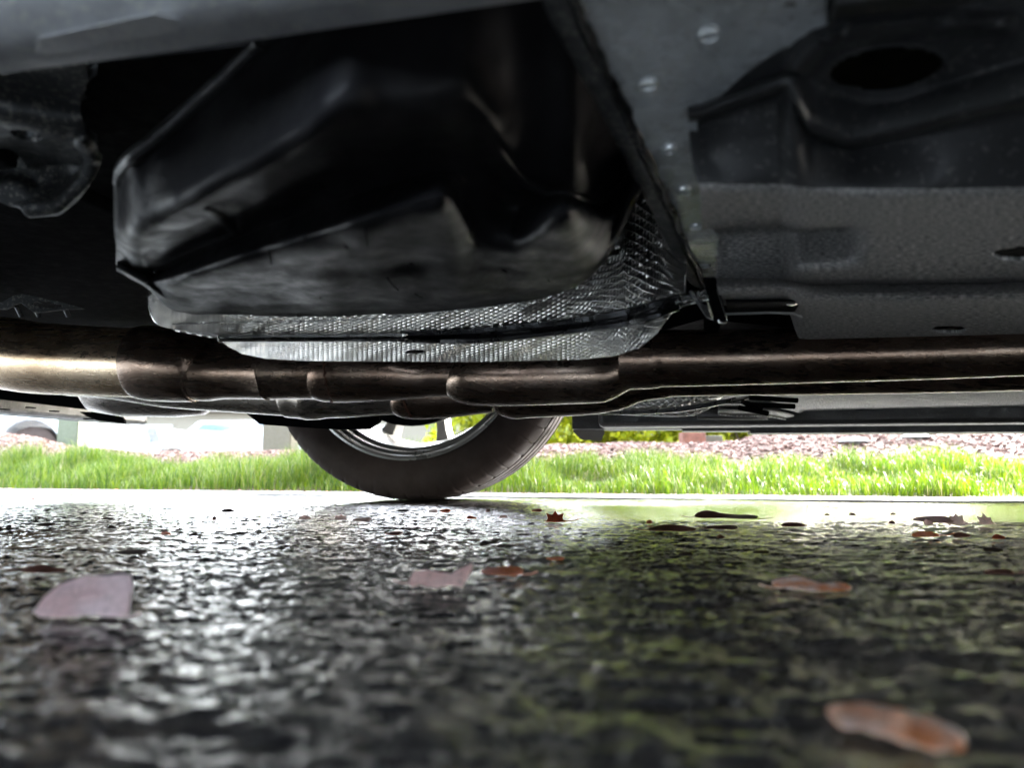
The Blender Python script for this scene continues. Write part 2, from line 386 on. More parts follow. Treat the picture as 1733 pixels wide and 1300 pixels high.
for (x0, x1, y0, y1, st_) in ((-2.7, 2.4, 1.75, 2.95, .006), (-2.4, -1.3, .78, 1.75, .006), (1.3, 2.4, .78, 1.75, .006), (-2.4, -.68, -.34, .78, .012), (.68, 2.4, -.34, .78, .012), (-.68, .68, -.34, .08, .012)):
    V3, F3 = grid(x0, x1, y0, y1, st_); Fs.append(F3+sum(len(v) for v in Vs)); Vs.append(V3)
VV = np.concatenate(Vs); FF = np.concatenate(Fs)
me = bpy.data.meshes.new('driveway'); me.vertices.add(len(VV)); me.vertices.foreach_set('co', VV.astype(np.float32).ravel())
me.loops.add(len(FF)*4); me.loops.foreach_set('vertex_index', FF.astype(np.int32).ravel())
me.polygons.add(len(FF)); me.polygons.foreach_set('loop_start', np.arange(len(FF), dtype=np.int32)*4)
me.update(calc_edges=True); me.validate(); me.polygons.foreach_set('use_smooth', np.ones(len(me.polygons), bool))
me.materials.append(MT['asphalt']); drv = bpy.data.objects.new('driveway', me); COL.objects.link(drv); tag(drv, kind='structure')
def flat(name, x0, x1, y0, y1, z, mat):
    o = mesh(name, [(x0, y0, z), (x1, y0, z), (x1, y1, z), (x0, y1, z)], [(0, 1, 2, 3)], mat); return tag(o, kind='structure')
flat('ground', -600, 600, -300, 1200, -.045, MT['concrete'])
flat('road', -12, 12, -.35, 3.3, -.012, MT['asphalt'])
flat('apron', -12, 12, -9, -.35, -.010, MT['apron'])

m = MB(); KC = math.sqrt(1+.27**2)
_k = lambda x, s_: (x, 2.3-.27*x+s_*KC)
v = [(*_k(x, s_), z) for z in (-.03, .0035) for x, s_ in ((-12, -.26), (8, -.26), (8, .03), (-12, .03))]
m.add(v, [(3, 2, 1, 0), (4, 5, 6, 7), (0, 1, 5, 4), (1, 2, 6, 5), (2, 3, 7, 6), (3, 0, 4, 7)]); tag(m.build('kerb', MT['curb'], None, smooth=False), kind='structure')
# planting bank: grass verge rising to a mulch bed
KY, KM = 2.3, .27
def kerb_s(x, y): return (y + KM*x - KY)/math.sqrt(1+KM*KM)
def crest(x, y):
    px = CX + F*x/np.maximum(y, .5)
    return np.interp(px, [-900, 0, 60, 130, 240, 700, 950, 1060, 1250, 1300, 1733, 2600], [.34, .30, .27, .20, .17, .17, .19, .20, .20, .26, .27, .27])
def bank(x, y):
    s = kerb_s(x, y)
    z = .055*sstep(0, .6, s) + (crest(x, y)-.055)*sstep(.55, 1.9, s) - (crest(x, y)+.08)*sstep(2.6, 4.6, s)
    return z + .012*vnoise(x/.3, y/.3, 11)*(s > 0)*np.clip(s*4, 0, 1) - .002
xs = np.arange(-9, 7, .05); ss = np.concatenate([np.arange(-.03, 2.4, .035), np.arange(2.4, 6, .12)])
P = np.zeros((len(ss), len(xs), 3))
for i, s_ in enumerate(ss):
    y = KY - KM*xs + s_*math.sqrt(1+KM*KM); P[i, :, 0] = xs; P[i, :, 1] = y; P[i, :, 2] = bank(xs, y) + (.006 if s_ > -.02 else -.03)
t = NT('bank_soil'); t.P(Base_Color=t.ramp(t.noise(30, 5), [(.3, (.05, .028, .02)), (.7, (.12, .07, .052))]), Roughness=.9, Normal=t.bump(t.noise(60, 4), .01)); MT['soil'] = t.m
tag(mesh('bank_terrain', P.reshape(-1, 3), gridfaces(len(ss), len(xs)), MT['soil']), kind='structure')

def bulk(name, V, Fc, mat, parent=None):
    """V [n,k,3] with faces Fc over k verts, one island each"""
    n, k, _ = V.shape; me = bpy.data.meshes.new(name); base = np.zeros(3)
    if parent is not None: base = np.array(root_of(parent))
    me.vertices.add(n*k); me.vertices.foreach_set('co', (V.reshape(-1, 3)-base).astype(np.float32).ravel())
    idx = []; starts = []; tot = 0
    off = (np.arange(n)*k)[:, None]
    for f in Fc:
        idx.append((off+np.array(f)[None]).astype(np.int32)); 
    L = np.concatenate([a.ravel() for a in idx]); st = []
    for a, f in zip(idx, Fc):
        st.append(tot + np.arange(n)*len(f)); tot += n*len(f)
    st = np.concatenate(st).astype(np.int32)
    me.loops.add(len(L)); me.loops.foreach_set('vertex_index', L); me.polygons.add(len(st)); me.polygons.foreach_set('loop_start', st)
    me.update(calc_edges=True); me.validate(); me.materials.append(mat)
    o = bpy.data.objects.new(name, me); COL.objects.link(o)
    if parent is not None: o.parent = parent
    return o
# grass blades
def blades(n, xr, sr, hgt, wid, tuft=True):
    x = rng.uniform(*xr, n); s_ = rng.uniform(0, 1, n)**.85*(sr[1]-sr[0])+sr[0]
    if tuft:
        c = vnoise(x/.16, s_/.16, 21)+.5; keep = rng.uniform(0, 1, n) < .35+.9*c; x, s_ = x[keep], s_[keep]
    n = len(x); y = KY-KM*x+s_*math.sqrt(1+KM*KM); z = bank(x, y)
    hv = hgt*(.45+.75*rng.uniform(0, 1, n))*(1+1.1*vnoise(x/.22, s_/.22, 31))*np.interp(s_, [sr[0], sr[0]+.12, sr[1]], [.55, 1, 1.0])
    hv = hv*np.interp(x, [-2.5, -.4, .2, .6, 2], [1.0, .95, .72, .62, .60])*(1+.9*np.clip(vnoise(x/.09, s_/.3, 41), -.3, .5))
    an = rng.uniform(0, 2*math.pi, n); ln = hv*rng.uniform(.05, .75, n); wd = wid*rng.uniform(.6, 1.4, n); fa = rng.uniform(0, 2*math.pi, n)
    V = np.zeros((n, 7, 3)); dx = np.cos(an); dy = np.sin(an); wx = np.cos(fa)*wd; wy = np.sin(fa)*wd
    for k, (h, l, wf) in enumerate(((0, 0, 1), (.45, .12, .85), (.8, .48, .55))):
        for q, sg in enumerate((-1, 1)):
            V[:, k*2+q, 0] = x+dx*ln*l+sg*wx*wf; V[:, k*2+q, 1] = y+dy*ln*l+sg*wy*wf; V[:, k*2+q, 2] = z+hv*h
    V[:, 6, 0] = x+dx*ln; V[:, 6, 1] = y+dy*ln; V[:, 6, 2] = z+hv*(1-.25*(ln/hv))
    return V
GF = [(0, 1, 3, 2), (2, 3, 5, 4), (4, 5, 6)]
tag(bulk('grass', blades(150000, (-3.4, 2.6), (-.035, .78), .088, .0009), GF, MT['grass']), 'bright green grass growing along the edge of the wet driveway', 'grass', kind='stuff')
# mulch chips
n = 52000; x = rng.uniform(-4.5, 4, n); s_ = rng.uniform(.5, 2.9, n); y = KY-KM*x+s_*math.sqrt(1+KM*KM); z = bank(x, y)+rng.uniform(0, .012, n)
L = rng.uniform(.008, .034, n); W = L*rng.uniform(.3, .7, n); T = rng.uniform(.003, .007, n); a = rng.uniform(0, 2*math.pi, n); tl = rng.uniform(-.5, .5, n)
V = np.zeros((n, 8, 3)); k = 0
for dz in (-1, 1):
    for dy in (-1, 1):
        for dx in (-1, 1):
            X = dx*L/2*rng.uniform(.7, 1, n); Y = dy*W/2*rng.uniform(.6, 1, n); Z = dz*T/2 + X*tl
            V[:, k, 0] = x+X*np.cos(a)-Y*np.sin(a); V[:, k, 1] = y+X*np.sin(a)+Y*np.cos(a); V[:, k, 2] = z+Z; k += 1
tag(bulk('mulch', V, [(0,2,3,1), (4,5,7,6), (0,1,5,4), (2,6,7,3), (0,4,6,2), (1,3,7,5)], MT['mulch']), 'pinkish red wood chip mulch covering the bank behind the grass', 'mulch', kind='stuff')
# fallen petals along the edge
n = 520; x = rng.uniform(-3, 2.3, n); s_ = -np.abs(rng.normal(0, .09, n)); y = KY-KM*x+s_; a = rng.uniform(0, 6.28, n); r = rng.uniform(.002, .006, n)
V = np.zeros((n, 4, 3))
for k in range(4):
    V[:, k, 0] = x+r*np.cos(a+k*1.57); V[:, k, 1] = y+r*np.sin(a+k*1.57)*.8; V[:, k, 2] = .003+rng.uniform(0, .004, n)
t_ = islands('petal_bits', [(0, (.5, .08, .05)), (.6, (.6, .25, .2)), (1, (.7, .5, .45))])
tag(bulk('petal_litter', V, [(0, 1, 2, 3)], t_), 'tiny red and pink petals littering the driveway edge by the grass', 'petals', kind='stuff')

# ================================================================== THE PARKED CAR OVERHEAD
CAR = empty('parked_car', car(.6, 1.05, 0), 'dark parked car seen from underneath, its exhaust pipes, fuel tank and far wheel overhead', 'car')
A0, A1 = -1.55, 3.3
WA = -.575                                     # axle position along the car
m = MB()
m.carbox(A0, A1, .42, 1.60, .345, .42)
for (b0, b1) in ((-.16, .42), (1.60, 2.0)):
    m.carbox(A0, WA-.42, b0, b1, .345, .42); m.carbox(WA+.42, 2.15, b0, b1, .345, .42); m.carbox(2.95, A1, b0, b1, .345, .42)
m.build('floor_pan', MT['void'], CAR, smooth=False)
m = MB(); prof = [(A0, .42), (A0-.05, .8), (A0+.1, 1.1), (A0+.5, 1.55), (A0+2.6, 1.6), (A0+3.4, 1.1), (A1+.05, .95), (A1+.1, .5), (A1, .42), (2.95, .42), (2.85, .66), (2.55, .76), (2.25, .66), (2.15, .42), (WA+.42, .42), (WA+.3, .66), (WA, .76), (WA-.3, .66), (WA-.42, .42)]
v = [car(a, b, z) for b in (-.18, 2.03) for a, z in prof]; n = len(prof)
m.add(v, [tuple(range(n))[::-1], tuple(range(n, 2*n))] + [(i, (i+1) % n, n+(i+1) % n, n+i) for i in range(n)])
m.build('body', MT['bodypaint'], CAR, bevel=.01)
m = MB()
for b0 in (.1, 1.66): m.carbox(WA-.02, WA+.02, b0, b0+.3, .7, .72)
m = MB(); m.carbox(A0+.02, A0+.10, -.1, 1.95, .20, .42); m.build('rear_bumper', MT['blackplastic'], CAR, bevel=.01)
m = MB(); m.carbox(A1-.10, A1-.02, -.1, 1.95, .16, .42); m.build('front_bumper', MT['blackplastic'], CAR, bevel=.01)
# far sill and its stepped underside
m = MB(); m.carbox(A0, A1, -.17, -.09, .088, .345); tag(m.build('sill', MT['blackplastic'], CAR, bevel=.012), 'near sill, hung low to block light')  # unseen near sill, set below real height to keep the underbody dark
m = MB(); m.carbox(WA+.42, 2.2, 1.80, 2.0, .172, .35); m.build('sill', MT['blackplastic'], CAR, bevel=.012)
# near sill flange, seen at the top left
def bar(name, mat, pl, zn, wdt, thick, parent, bevel=.002):
    pass
P0 = [atZ(-500, 190, .285), atZ(0, 125, .285), atZ(400, 71, .287), atZ(980, -12, .289), atZ(1500, -100, .29)]
m = MB()
for i in range(len(P0)-1):
    a, b = P0[i], P0[i+1]; d = (b-a); nrm = np.array([-d[1], d[0], 0]); nrm /= np.linalg.norm(nrm)
    v = [a, b, b-nrm*.012, a-nrm*.012, a+(0, 0, .004), b+(0, 0, .004), b-nrm*.026+(0, 0, .003), a-nrm*.026+(0, 0, .003), b-nrm*.04+(0, 0, .02), a-nrm*.04+(0, 0, .02)]
    v += [a+(0, 0, .055), b+(0, 0, .055)]
    m.add(v, [(0, 1, 2, 3), (3, 2, 6, 7), (7, 6, 8, 9), (0, 10, 11, 1), (9, 8, 11, 10)])
sillo = m.build('frame_rail', MT['sillpaint'], CAR, smooth=True); tag(sillo, 'dusty grey frame rail crossing the top left')
# jacking plate on the near sill
q = [(62, 88, .285), (70, 64, .285), (240, 28, .285), (262, 24, .285), (300, 34, .285), (300, 52, .285), (120, 86, .285)]
pv = [atZ(a, b, z-.0003) for a, b, z in q]; n = len(pv)
m = MB(); m.add(pv+[p+(0, 0, .0011) for p in pv], [tuple(range(n)), tuple(range(n, 2*n))[::-1]]+[(i, (i+1) % n, n+(i+1) % n, n+i) for i in range(n)])
m.build('jacking_plate', MT['sillpaint'], CAR, smooth=False, bevel=.0008)

# ---- fuel tank
def seg(px, py, pts, w, pw=2):
    """falloff of the distance to a pixel polyline"""
    best = 1e9
    for (x0, y0), (x1, y1) in zip(pts[:-1], pts[1:]):
        dx, dy = x1-x0, y1-y0; t = max(0, min(1, ((px-x0)*dx+(py-y0)*dy)/(dx*dx+dy*dy))); best = min(best, math.hypot(px-x0-t*dx, py-y0-t*dy))
    return math.exp(-(best/w)**pw)
def side(px, py, pts, w):
    """0 above / 1 below a pixel polyline y(x), smooth over w"""
    y = interp(px, pts); t = max(-1, min(1, (py-y)/w)); return .5+.5*math.sin(t*math.pi/2)
TT = [(198, 300), (206, 285), (235, 262), (330, 172), (430, 84), (520, 0), (600, -70), (1090, -70)]
TB = [(198, 442), (206, 458), (225, 470), (250, 479), (262, 492), (276, 510), (292, 524), (340, 531), (420, 533), (600, 531), (720, 526), (800, 518), (900, 504), (960, 489), (1000, 464), (1030, 425), (1050, 390), (1070, 340), (1090, 300)]
TA1 = [(198, 404), (230, 392), (262, 376), (330, 334), (380, 306), (430, 282), (500, 240), (545, 205), (600, 182), (700, 172), (790, 168), (830, 225), (870, 285), (920, 325), (960, 322), (1020, 345), (1060, 300), (1090, 200)]
TA2 = [(198, 438), (225, 462), (250, 472), (275, 462), (300, 446), (400, 402), (500, 362), (600, 328), (700, 298), (760, 284), (800, 300), (840, 345), (880, 352), (930, 338), (960, 334), (1020, 358), (1060, 312), (1090, 212)]
TB1 = [(198, 440), (225, 466), (250, 476), (275, 476), (300, 470), (420, 431), (520, 402), (640, 365), (720, 338), (762, 326), (775, 372), (790, 402), (820, 414), (870, 420), (900, 404), (930, 372), (955, 356), (985, 358), (1020, 382), (1050, 352), (1070, 322), (1090, 232)]
XT = list(np.linspace(198, 1090, 120))
def rr(tab): return [float(interp(x, tab)) for x in XT]
def za(tab): return np.array([interp(x, tab) for x in XT])
edgeL = np.array([.030*(1-math.sqrt(max(0, 1-(1-min(1, (x-198)/26))**2))) for x in XT]); far_ = np.array([.06*max(0, (x-975)/115)**1.3 for x in XT])
bt = np.array(rr(TB))
ztop = za([(198, .262), (235, .272), (330, .300), (430, .315), (520, .335), (800, .345), (1090, .36)])
rows = [(rr(TT), ztop+edgeL), (rr(TA1), za([(198, .236), (330, .237), (560, .249), (640, .262), (800, .272), (960, .258), (1090, .262)])+edgeL+far_),
        ((np.array(rr(TA1))*.35+np.array(rr(TA2))*.65), za([(198, .246), (330, .248), (560, .260), (800, .273), (960, .259), (1090, .26)])+edgeL+far_),
        (rr(TA2), za([(198, .249), (330, .251), (560, .258), (780, .266), (880, .262), (960, .258), (1090, .26)])+edgeL*.8+far_),
        (rr(TB1), za([(198, .249), (255, .238), (330, .2290), (600, .2280), (760, .230), (790, .236), (860, .231), (950, .228), (1090, .25)])+edgeL*.5+far_*.8),
        (np.minimum(np.array(rr(TB1))*.6+bt*.4, bt-3), za([(198, .247), (255, .237), (400, .2302), (700, .2297), (820, .2308), (960, .232), (1090, .25)])+far_*.6),
        (bt-6, za([(198, .246), (255, .233), (400, .2250), (800, .2262), (1000, .231), (1090, .25)])+far_*.4),
        (bt, za([(198, .248), (255, .238), (400, .236), (800, .236), (1000, .240), (1090, .262)])+far_*.4)]
def tankz(px, py):
    """underside relief, metres downward"""
    r = -.0030*seg(px, py, [(262, 424), (385, 372)], 20, 6) + .0022*seg(px, py, [(352, 350), (374, 366), (394, 384)], 5)
    r += (.0010*math.sin(px/37+py/90)+.0006*math.sin(px/19-py/33))*side(px, py, TA1, 40)
    r += .006*math.exp(-(((px-955)/50)**2+((py-400)/50)**2))
    r += .0022*seg(px, py, [(300, 492), (430, 452), (560, 425), (740, 350)], 20) - .0016*seg(px, py, [(360, 505), (560, 462), (740, 430), (850, 450)], 24)
    r += .0030*seg(px, py, [(230, 445), (300, 408), (420, 345), (560, 270)], 18)
    r -= .004*math.exp(-(((px-700)/60)**2+((py-440)/16)**2)) - .003*math.exp(-(((px-520)/90)**2+((py-470)/18)**2))
    return r
tank = loftz('fuel_tank', MT['tank'], XT, rows, 300, [40, 16, 12, 26, 16, 16, 4], CAR, .005, blur=34, relief=tankz)
_tv = np.array([v.co for v in tank.data.vertices])+np.array(root_of(tank)); _td = _tv-C0
_f = _td[:, 1]*CT+_td[:, 2]*ST; _tp = np.stack([CX+F*_td[:, 0]/_f, CY-F*(-_td[:, 1]*ST+_td[:, 2]*CT)/_f], 1)
def tankY(px, py): return float(_tv[np.argmin(((_tp-(px, py))**2).sum(1)), 1])
tag(tank, 'scuffed black plastic fuel tank with pressed ridges')
sp = smoothpoly([(440, 72), (385, 128), (330, 176), (270, 228), (222, 268), (207, 288), (204, 312)], 6)
m = MB(); m.tube([atY(x-2, y, tankY(x+3, y+2)-.002) for x, y in sp], [.0042]*len(sp), 10); m.build('moulded_seam', MT['blackplastic'], tank)
# moulded marks and scratches
m = MB()
for (x, y, r_) in ((437, 198, 18), (466, 156, 7), (453, 163, 6), (438, 170, 6), (515, 154, 6)):
    pts = [atY(x+r_*math.cos(a), y+.62*r_*math.sin(a), tankY(x, y)-.003) for a in np.linspace(.2, math.pi-.1, 12)]
    m.tube(pts, .0005, 5); m.build('moulded_mark', MT['tank'], tank); m = MB()
random.seed(3)
for (x, y, dx, dy) in ((541, 308, 8, 8), (455, 420, 6, 32), (618, 385, 5, 36), (655, 470, 22, 24), (700, 495, 18, 9), (540, 500, 3, 4), (690, 440, 10, 7), (925, 470, 9, 8), (850, 455, 7, 4), (640, 350, 8, 6), (580, 408, 9, 12)):
    pts = [atY(x+dx*t, y+dy*t+2*math.sin(t*3), tankY(x+dx*t, y+dy*t)-.0075) for t in np.linspace(0, 1, 5)]
    m = MB(); m.tube(pts, .0004, 5); m.build('scratch', MT['void'], tank)
for (x, y) in ((266, 457), (250, 472)):
    m = MB(); m.lathe([(0, .0001), (0, .004), (.002, .005), (.003, .005)], atY(x, y, tankY(x, y)-.009), ray(x, y)*.5+np.array([0, 0, .8]), 16)
    m.build('fastener', MT['brightsteel'], tank)

# ---- trailing arm on the left
def armD(px, py): return max(1/.62 + (300-py)*.0006, (792-py)/(.245*F))
def armR(px, py):
    r = -.02*seg(px, py, [(0, 275), (40, 265)], 34, 4) + .010*seg(px, py, [(-20, 195), (110, 225), (128, 245)], 22)
    r -= .02*math.exp(-(((px-80)/42)**2+((py-290)/42)**2)**2); r += .012*seg(px, py, [(140, 235), (158, 265), (148, 300), (95, 350), (40, 356)], 7)
    r -= .03*side(px, py, [(-60, 150), (160, 190)], 25)*-1 - .0
    return r
arm = sheet('suspension_arm', MT['cast'], (-90, 164), [(-90, 60), (60, 60), (150, 60), (152, 110), (136, 180), (140, 235), (164, 262)] if False else [(-90, 60), (164, 60)],
            [(-90, 320), (0, 338), (50, 360), (95, 357), (125, 335), (150, 300), (164, 268)], armD, armR, 120, 130, CAR, .008, holes=((45, 219, 29, 8, .22), (5, 268, 34, 26, .3), (175, 175, 40, 62, 0.05), (185, 90, 40, 70, 0)))
tag(arm, 'cast suspension arm with an oval hole')
m = MB(); m.tube([atY(x, y, .8) for x, y in ((166, 318), (172, 330))], .004, 10); m.tube([atY(x, y, .8) for x, y in ((150, 322), (200, 326))], .0025, 10); m.build('bolt', MT['brightsteel'], CAR)
# small bracket
br = sheet('bracket', MT['cast'], (-60, 142), [(-60, 520), (5, 512), (25, 500), (40, 498), (90, 508), (142, 522)], [(-60, 520.5), (10, 524), (35, 512), (60, 530), (110, 524), (142, 523)], lambda px, py: 1/.95, lambda px, py: .03*math.sin((px+60)/60)*.3, 90, 16, CAR, .004, holes=((80, 516, 26, 5.5, .08),))
for x0 in (28, 58, 108):
    m = MB(); m.tube([atY(x0, 518, .955), atY(x0+8, 535, .965)], .003, 8); m.build('bracket_leg', MT['cast'], br)

# ---- heat shield (embossed foil) wrapped round the tank
def shD(px, py):
    ys_ = interp(px, STR); z = .222 - .013*side(px, py, STR, 7)
    Dh = (z-.078)*F/max(60, (792-py)); Dh = min(max(Dh, .66), .95)
    Dv = interp(px, [(200, .77), (1000, .77), (1060, .75), (1160, .68)]); k = .55+.35*sstep(950, 1080, px)
    return 1/(Dh*(1-k)+Dv*k)
STR = [(240, 556), (370, 570), (690, 570), (800, 566), (900, 556), (1000, 545), (1060, 535), (1100, 524), (1130, 515), (1200, 497)]
def shR(px, py):
    k = .0012*math.sin((px-250)/23)+.001*math.sin(px/9+py/5)
    k += .020*seg(px, py, [(1045, 330), (1050, 420), (990, 480), (900, 510)], 14)
    k -= .035*seg(px, py, [(1110, 330), (1110, 420), (1150, 500)], 30, 2)
    k += .016*seg(px, py, [(1060, 470), (1050, 590)], 45)
    k -= .00012*max(0, py-585)**1.6 * .3
    return k
sh_top = [(252, 478), (262, 490), (275, 505), (290, 522), (340, 528), (420, 530), (600, 528), (800, 514), (900, 500), (960, 486), (1000, 462), (1030, 425), (1048, 395), (1056, 350), (1075, 325), (1100, 308), (1160, 250)]
sh_bot = [(252, 512), (258, 535), (268, 549), (300, 560), (370, 573), (385, 585), (410, 598), (450, 606), (520, 610), (800, 612), (980, 608), (1040, 602), (1085, 588), (1112, 565), (1125, 545), (1160, 500)]
shield = sheet('heat_shield', MT['foil'], (252, 1160), sh_top, sh_bot, shD, shR, 400, 110, CAR, .0015, holes=((704, 595, 18, 4, 0),))
tag(shield, 'embossed aluminium heat shield below the tank')
# rolled rim
m = MB(); pts = smoothpoly([(256, 480), (252, 500), (253, 520), (262, 543), (280, 552), (310, 561)], 5); m.tube([atY(x, y, .795) for x, y in pts], .0011, 8)
pts = smoothpoly([(292, 548), (400, 545), (520, 543), (650, 537), (800, 522), (900, 507), (965, 490), (1005, 466), (1032, 428), (1050, 398), (1056, 352), (1072, 328), (1098, 312)], 6)
m.tube([atY(x, y, 1/shD(x, y)-.004) for x, y in pts], .0010, 8); m.build('rolled_rim', MT['brightsteel'], shield)
# strap
def ribbon(name, mat, cl, D, parent, prof, n=8, onshield=False, **k):
    """ribbon along pixel centreline cl=(px,py,halfheight px); prof = list of (v -1..1, bulge m)"""
    C = smoothpoly([(a, b, c, interp(a, D)) for a, b, c in cl], n); P = np.zeros((len(C), len(prof), 3))
    for i, (x, y, h, d) in enumerate(C):
        for j, (v, bl) in enumerate(prof): P[i, j] = atY(x, y+v*h, (d if not onshield else min(1/shD(x, y+v*h)-shR(x, y+v*h), 1/shD(x, y)-shR(x, y), 1/shD(x, y-h)-shR(x, y-h))-.003)-bl)
    return mesh(name, P.reshape(-1, 3), gridfaces(len(C), len(prof)), mat, parent, solid=.0012, uv=metricuv(P), **k)
sd_ = [(340, .755), (700, .755), (1000, .735), (1100, .72), (1215, .70)]
ch = [(-1, 0), (-.82, .004), (-.3, .004), (-.1, .0), (.25, .0), (.5, .005), (.9, .005), (1, .001)]
st1 = ribbon('strap', MT['brightsteel'], [(368, 573, 3), (385, 573, 5), (500, 572, 6), (600, 571.5, 6), (690, 571, 7)], sd_, CAR, ch, sharp=30, onshield=True); tag(st1, 'bright steel section of the tank strap')
st2 = ribbon('strap', MT['satin'], [(678, 569, 9), (700, 570, 10), (800, 568, 13), (900, 559, 14), (1000, 547, 14), (1060, 537, 15), (1110, 524, 15), (1150, 512, 13)], sd_, CAR, ch, sharp=30, onshield=True); tag(st2, 'glossy black section of the tank strap')
st3 = ribbon('strap_end', MT['brightsteel'], [(1085, 532, 1), (1105, 524, 6), (1140, 513, 10), (1165, 506, 11), (1200, 497, 11), (1210, 494, 9)], [(1085, .735), (1210, .69)], st2, [(-1, 0), (-.6, .003), (.1, .003), (.3, 0), (1, .002)], sharp=30)
m = MB(); m.tube([atY(x, y, .693) for x, y in ((1168, 492), (1176, 505), (1186, 518))], .0018, 8); m.build('strap_hook', MT['cast'], st2)
cl = [(1200, 470), (1207, 492), (1214, 516), (1219, 545)]
m = MB(); L_ = [atY(x, y, .672) for x, y in cl]
for a, b in zip(L_[:-1], L_[1:]):
    d = b-a; m.box((a+b)/2, d*1.02, (.0115, 0, 0), (0, .003, 0))
clip = m.build('clip', MT['void'], CAR, smooth=False, bevel=.0006)
m = MB()
for i in range(14):
    t = i/13; x = 1199+15*t; y = 492+44*t
    for sx in (-1, 1):
        c = atY(x+sx*(11.5)+3, y, .6705); m.box(c, (.0016, 0, 0), (0, .002, 0), (0, 0, .0011))
m.build('clip_teeth', MT['brightsteel'], clip, smooth=False)
m = MB(); m.tube([atY(1216, 541, .669), atY(1217, 546, .669), atY(1222, 547, .669), atY(1229, 545, .669), atY(1230, 540, .669)], .0007, 6); m.build('clip_tip', MT['brightsteel'], clip)
m = MB(); v = [atY(x, y, .70) for x, y in ((1180, 512), (1212, 520), (1213, 543), (1196, 536))]; m.add(v+[p+(0, .003, 0) for p in v], [(0, 1, 2, 3), (7, 6, 5, 4), (0, 4, 5, 1), (1, 5, 6, 2), (2, 6, 7, 3), (3, 7, 4, 0)])
m.build('clip_bracket', MT['cast'], clip, smooth=False)

# ---- cross member strip with embossed dots
X = [0, 1]
ys = [-60, 40, 100, 160, 190, 250, 320, 380, 400, 440, 483]
xl = [950, 985, 1015, 1043, 1058, 1086, 1117, 1144, 1150, 1168, 1190]; xr = [1400, 1400, 1400, 1262, 1178, 1184, 1195, 1200, 1216, 1217, 1217]
zc = [.293, .290, .287, .284, .281, .276, .270, .266, .2665, .268, .270]
NS = 40; P = np.zeros((len(ys)*6, NS, 3)); tt = np.linspace(-60, 483, len(ys)*6)
for i, y in enumerate(tt):
    a, b, z = np.interp(y, ys, xl), np.interp(y, ys, xr), np.interp(y, ys, zc)
    for j in range(NS):
        P[i, j] = atZ(a+(b-a)*j/(NS-1), y, z)
strip = mesh('cross_member', MT and P.reshape(-1, 3), gridfaces(len(tt), NS), MT['strippaint'], CAR, solid=.002, uv=metricuv(P)); tag(strip, 'grey painted cross member with round pressed dots')
# hanging flange on its left edge
m = MB(); tl = list(zip(xl, ys, zc)); n = 0; vv = []
for x, y, z in [(np.interp(y, ys, xl), y, np.interp(y, ys, zc)) for y in np.linspace(-60, 483, 60)]:
    wv_ = 1+.12*math.sin(y/9)+.1*math.sin(y/4.1); a = atZ(x+4, y, z-.0005)
    vv += [a, a+AX*-.004+(0, 0, -.003), a+AX*-.012*wv_+(0, 0, -.0005), a+AX*-.016+(0, 0, .004)]
m.add(vv, gridfaces(60, 4)); m.build('flange', MT['cast'], strip, solid=.0012)
m = MB()
for x, y, z in [(np.interp(y, ys, xl)+9, y, np.interp(y, ys, zc)) for y in np.linspace(-60, 400, 70)]:
    pass
sealp = [atZ(np.interp(y, ys, xl)+5+2*math.sin(y/7), y, np.interp(y, ys, zc)-.004) for y in np.linspace(-60, 486, 110)]
m.tube(sealp, [.0020*(1+.12*math.sin(i*1.3)+.25*math.sin(i*.31)) for i in range(110)], 8); m.build('sealant_bead', MT['satin'], strip)
for k, (x, y) in enumerate(((1200, 62), (1097, 146), (1133, 256), (1158, 326), (1178, 386), (1194, 452))):
    z = np.interp(y, ys, zc); c = atZ(x, y, z-.0028); m = MB()
    m.lathe([(.0012, .0001), (.0012, .0034), (.0008, .0040), (.0002, .0043), (.0002, .0046), (.0008, .0051), (.003, .0054)], c, (0, 0, 1), 28)
    dd = m.build('pressed_dot', MT['strippaint'], strip)
    m = MB(); m.tube([c+np.array([.0046*math.cos(a), .0046*math.sin(a), .0001]) for a in np.linspace(0, 2*math.pi, 29)], .0003, 6); m.build('dot_rim', MT['strippaint'], dd)

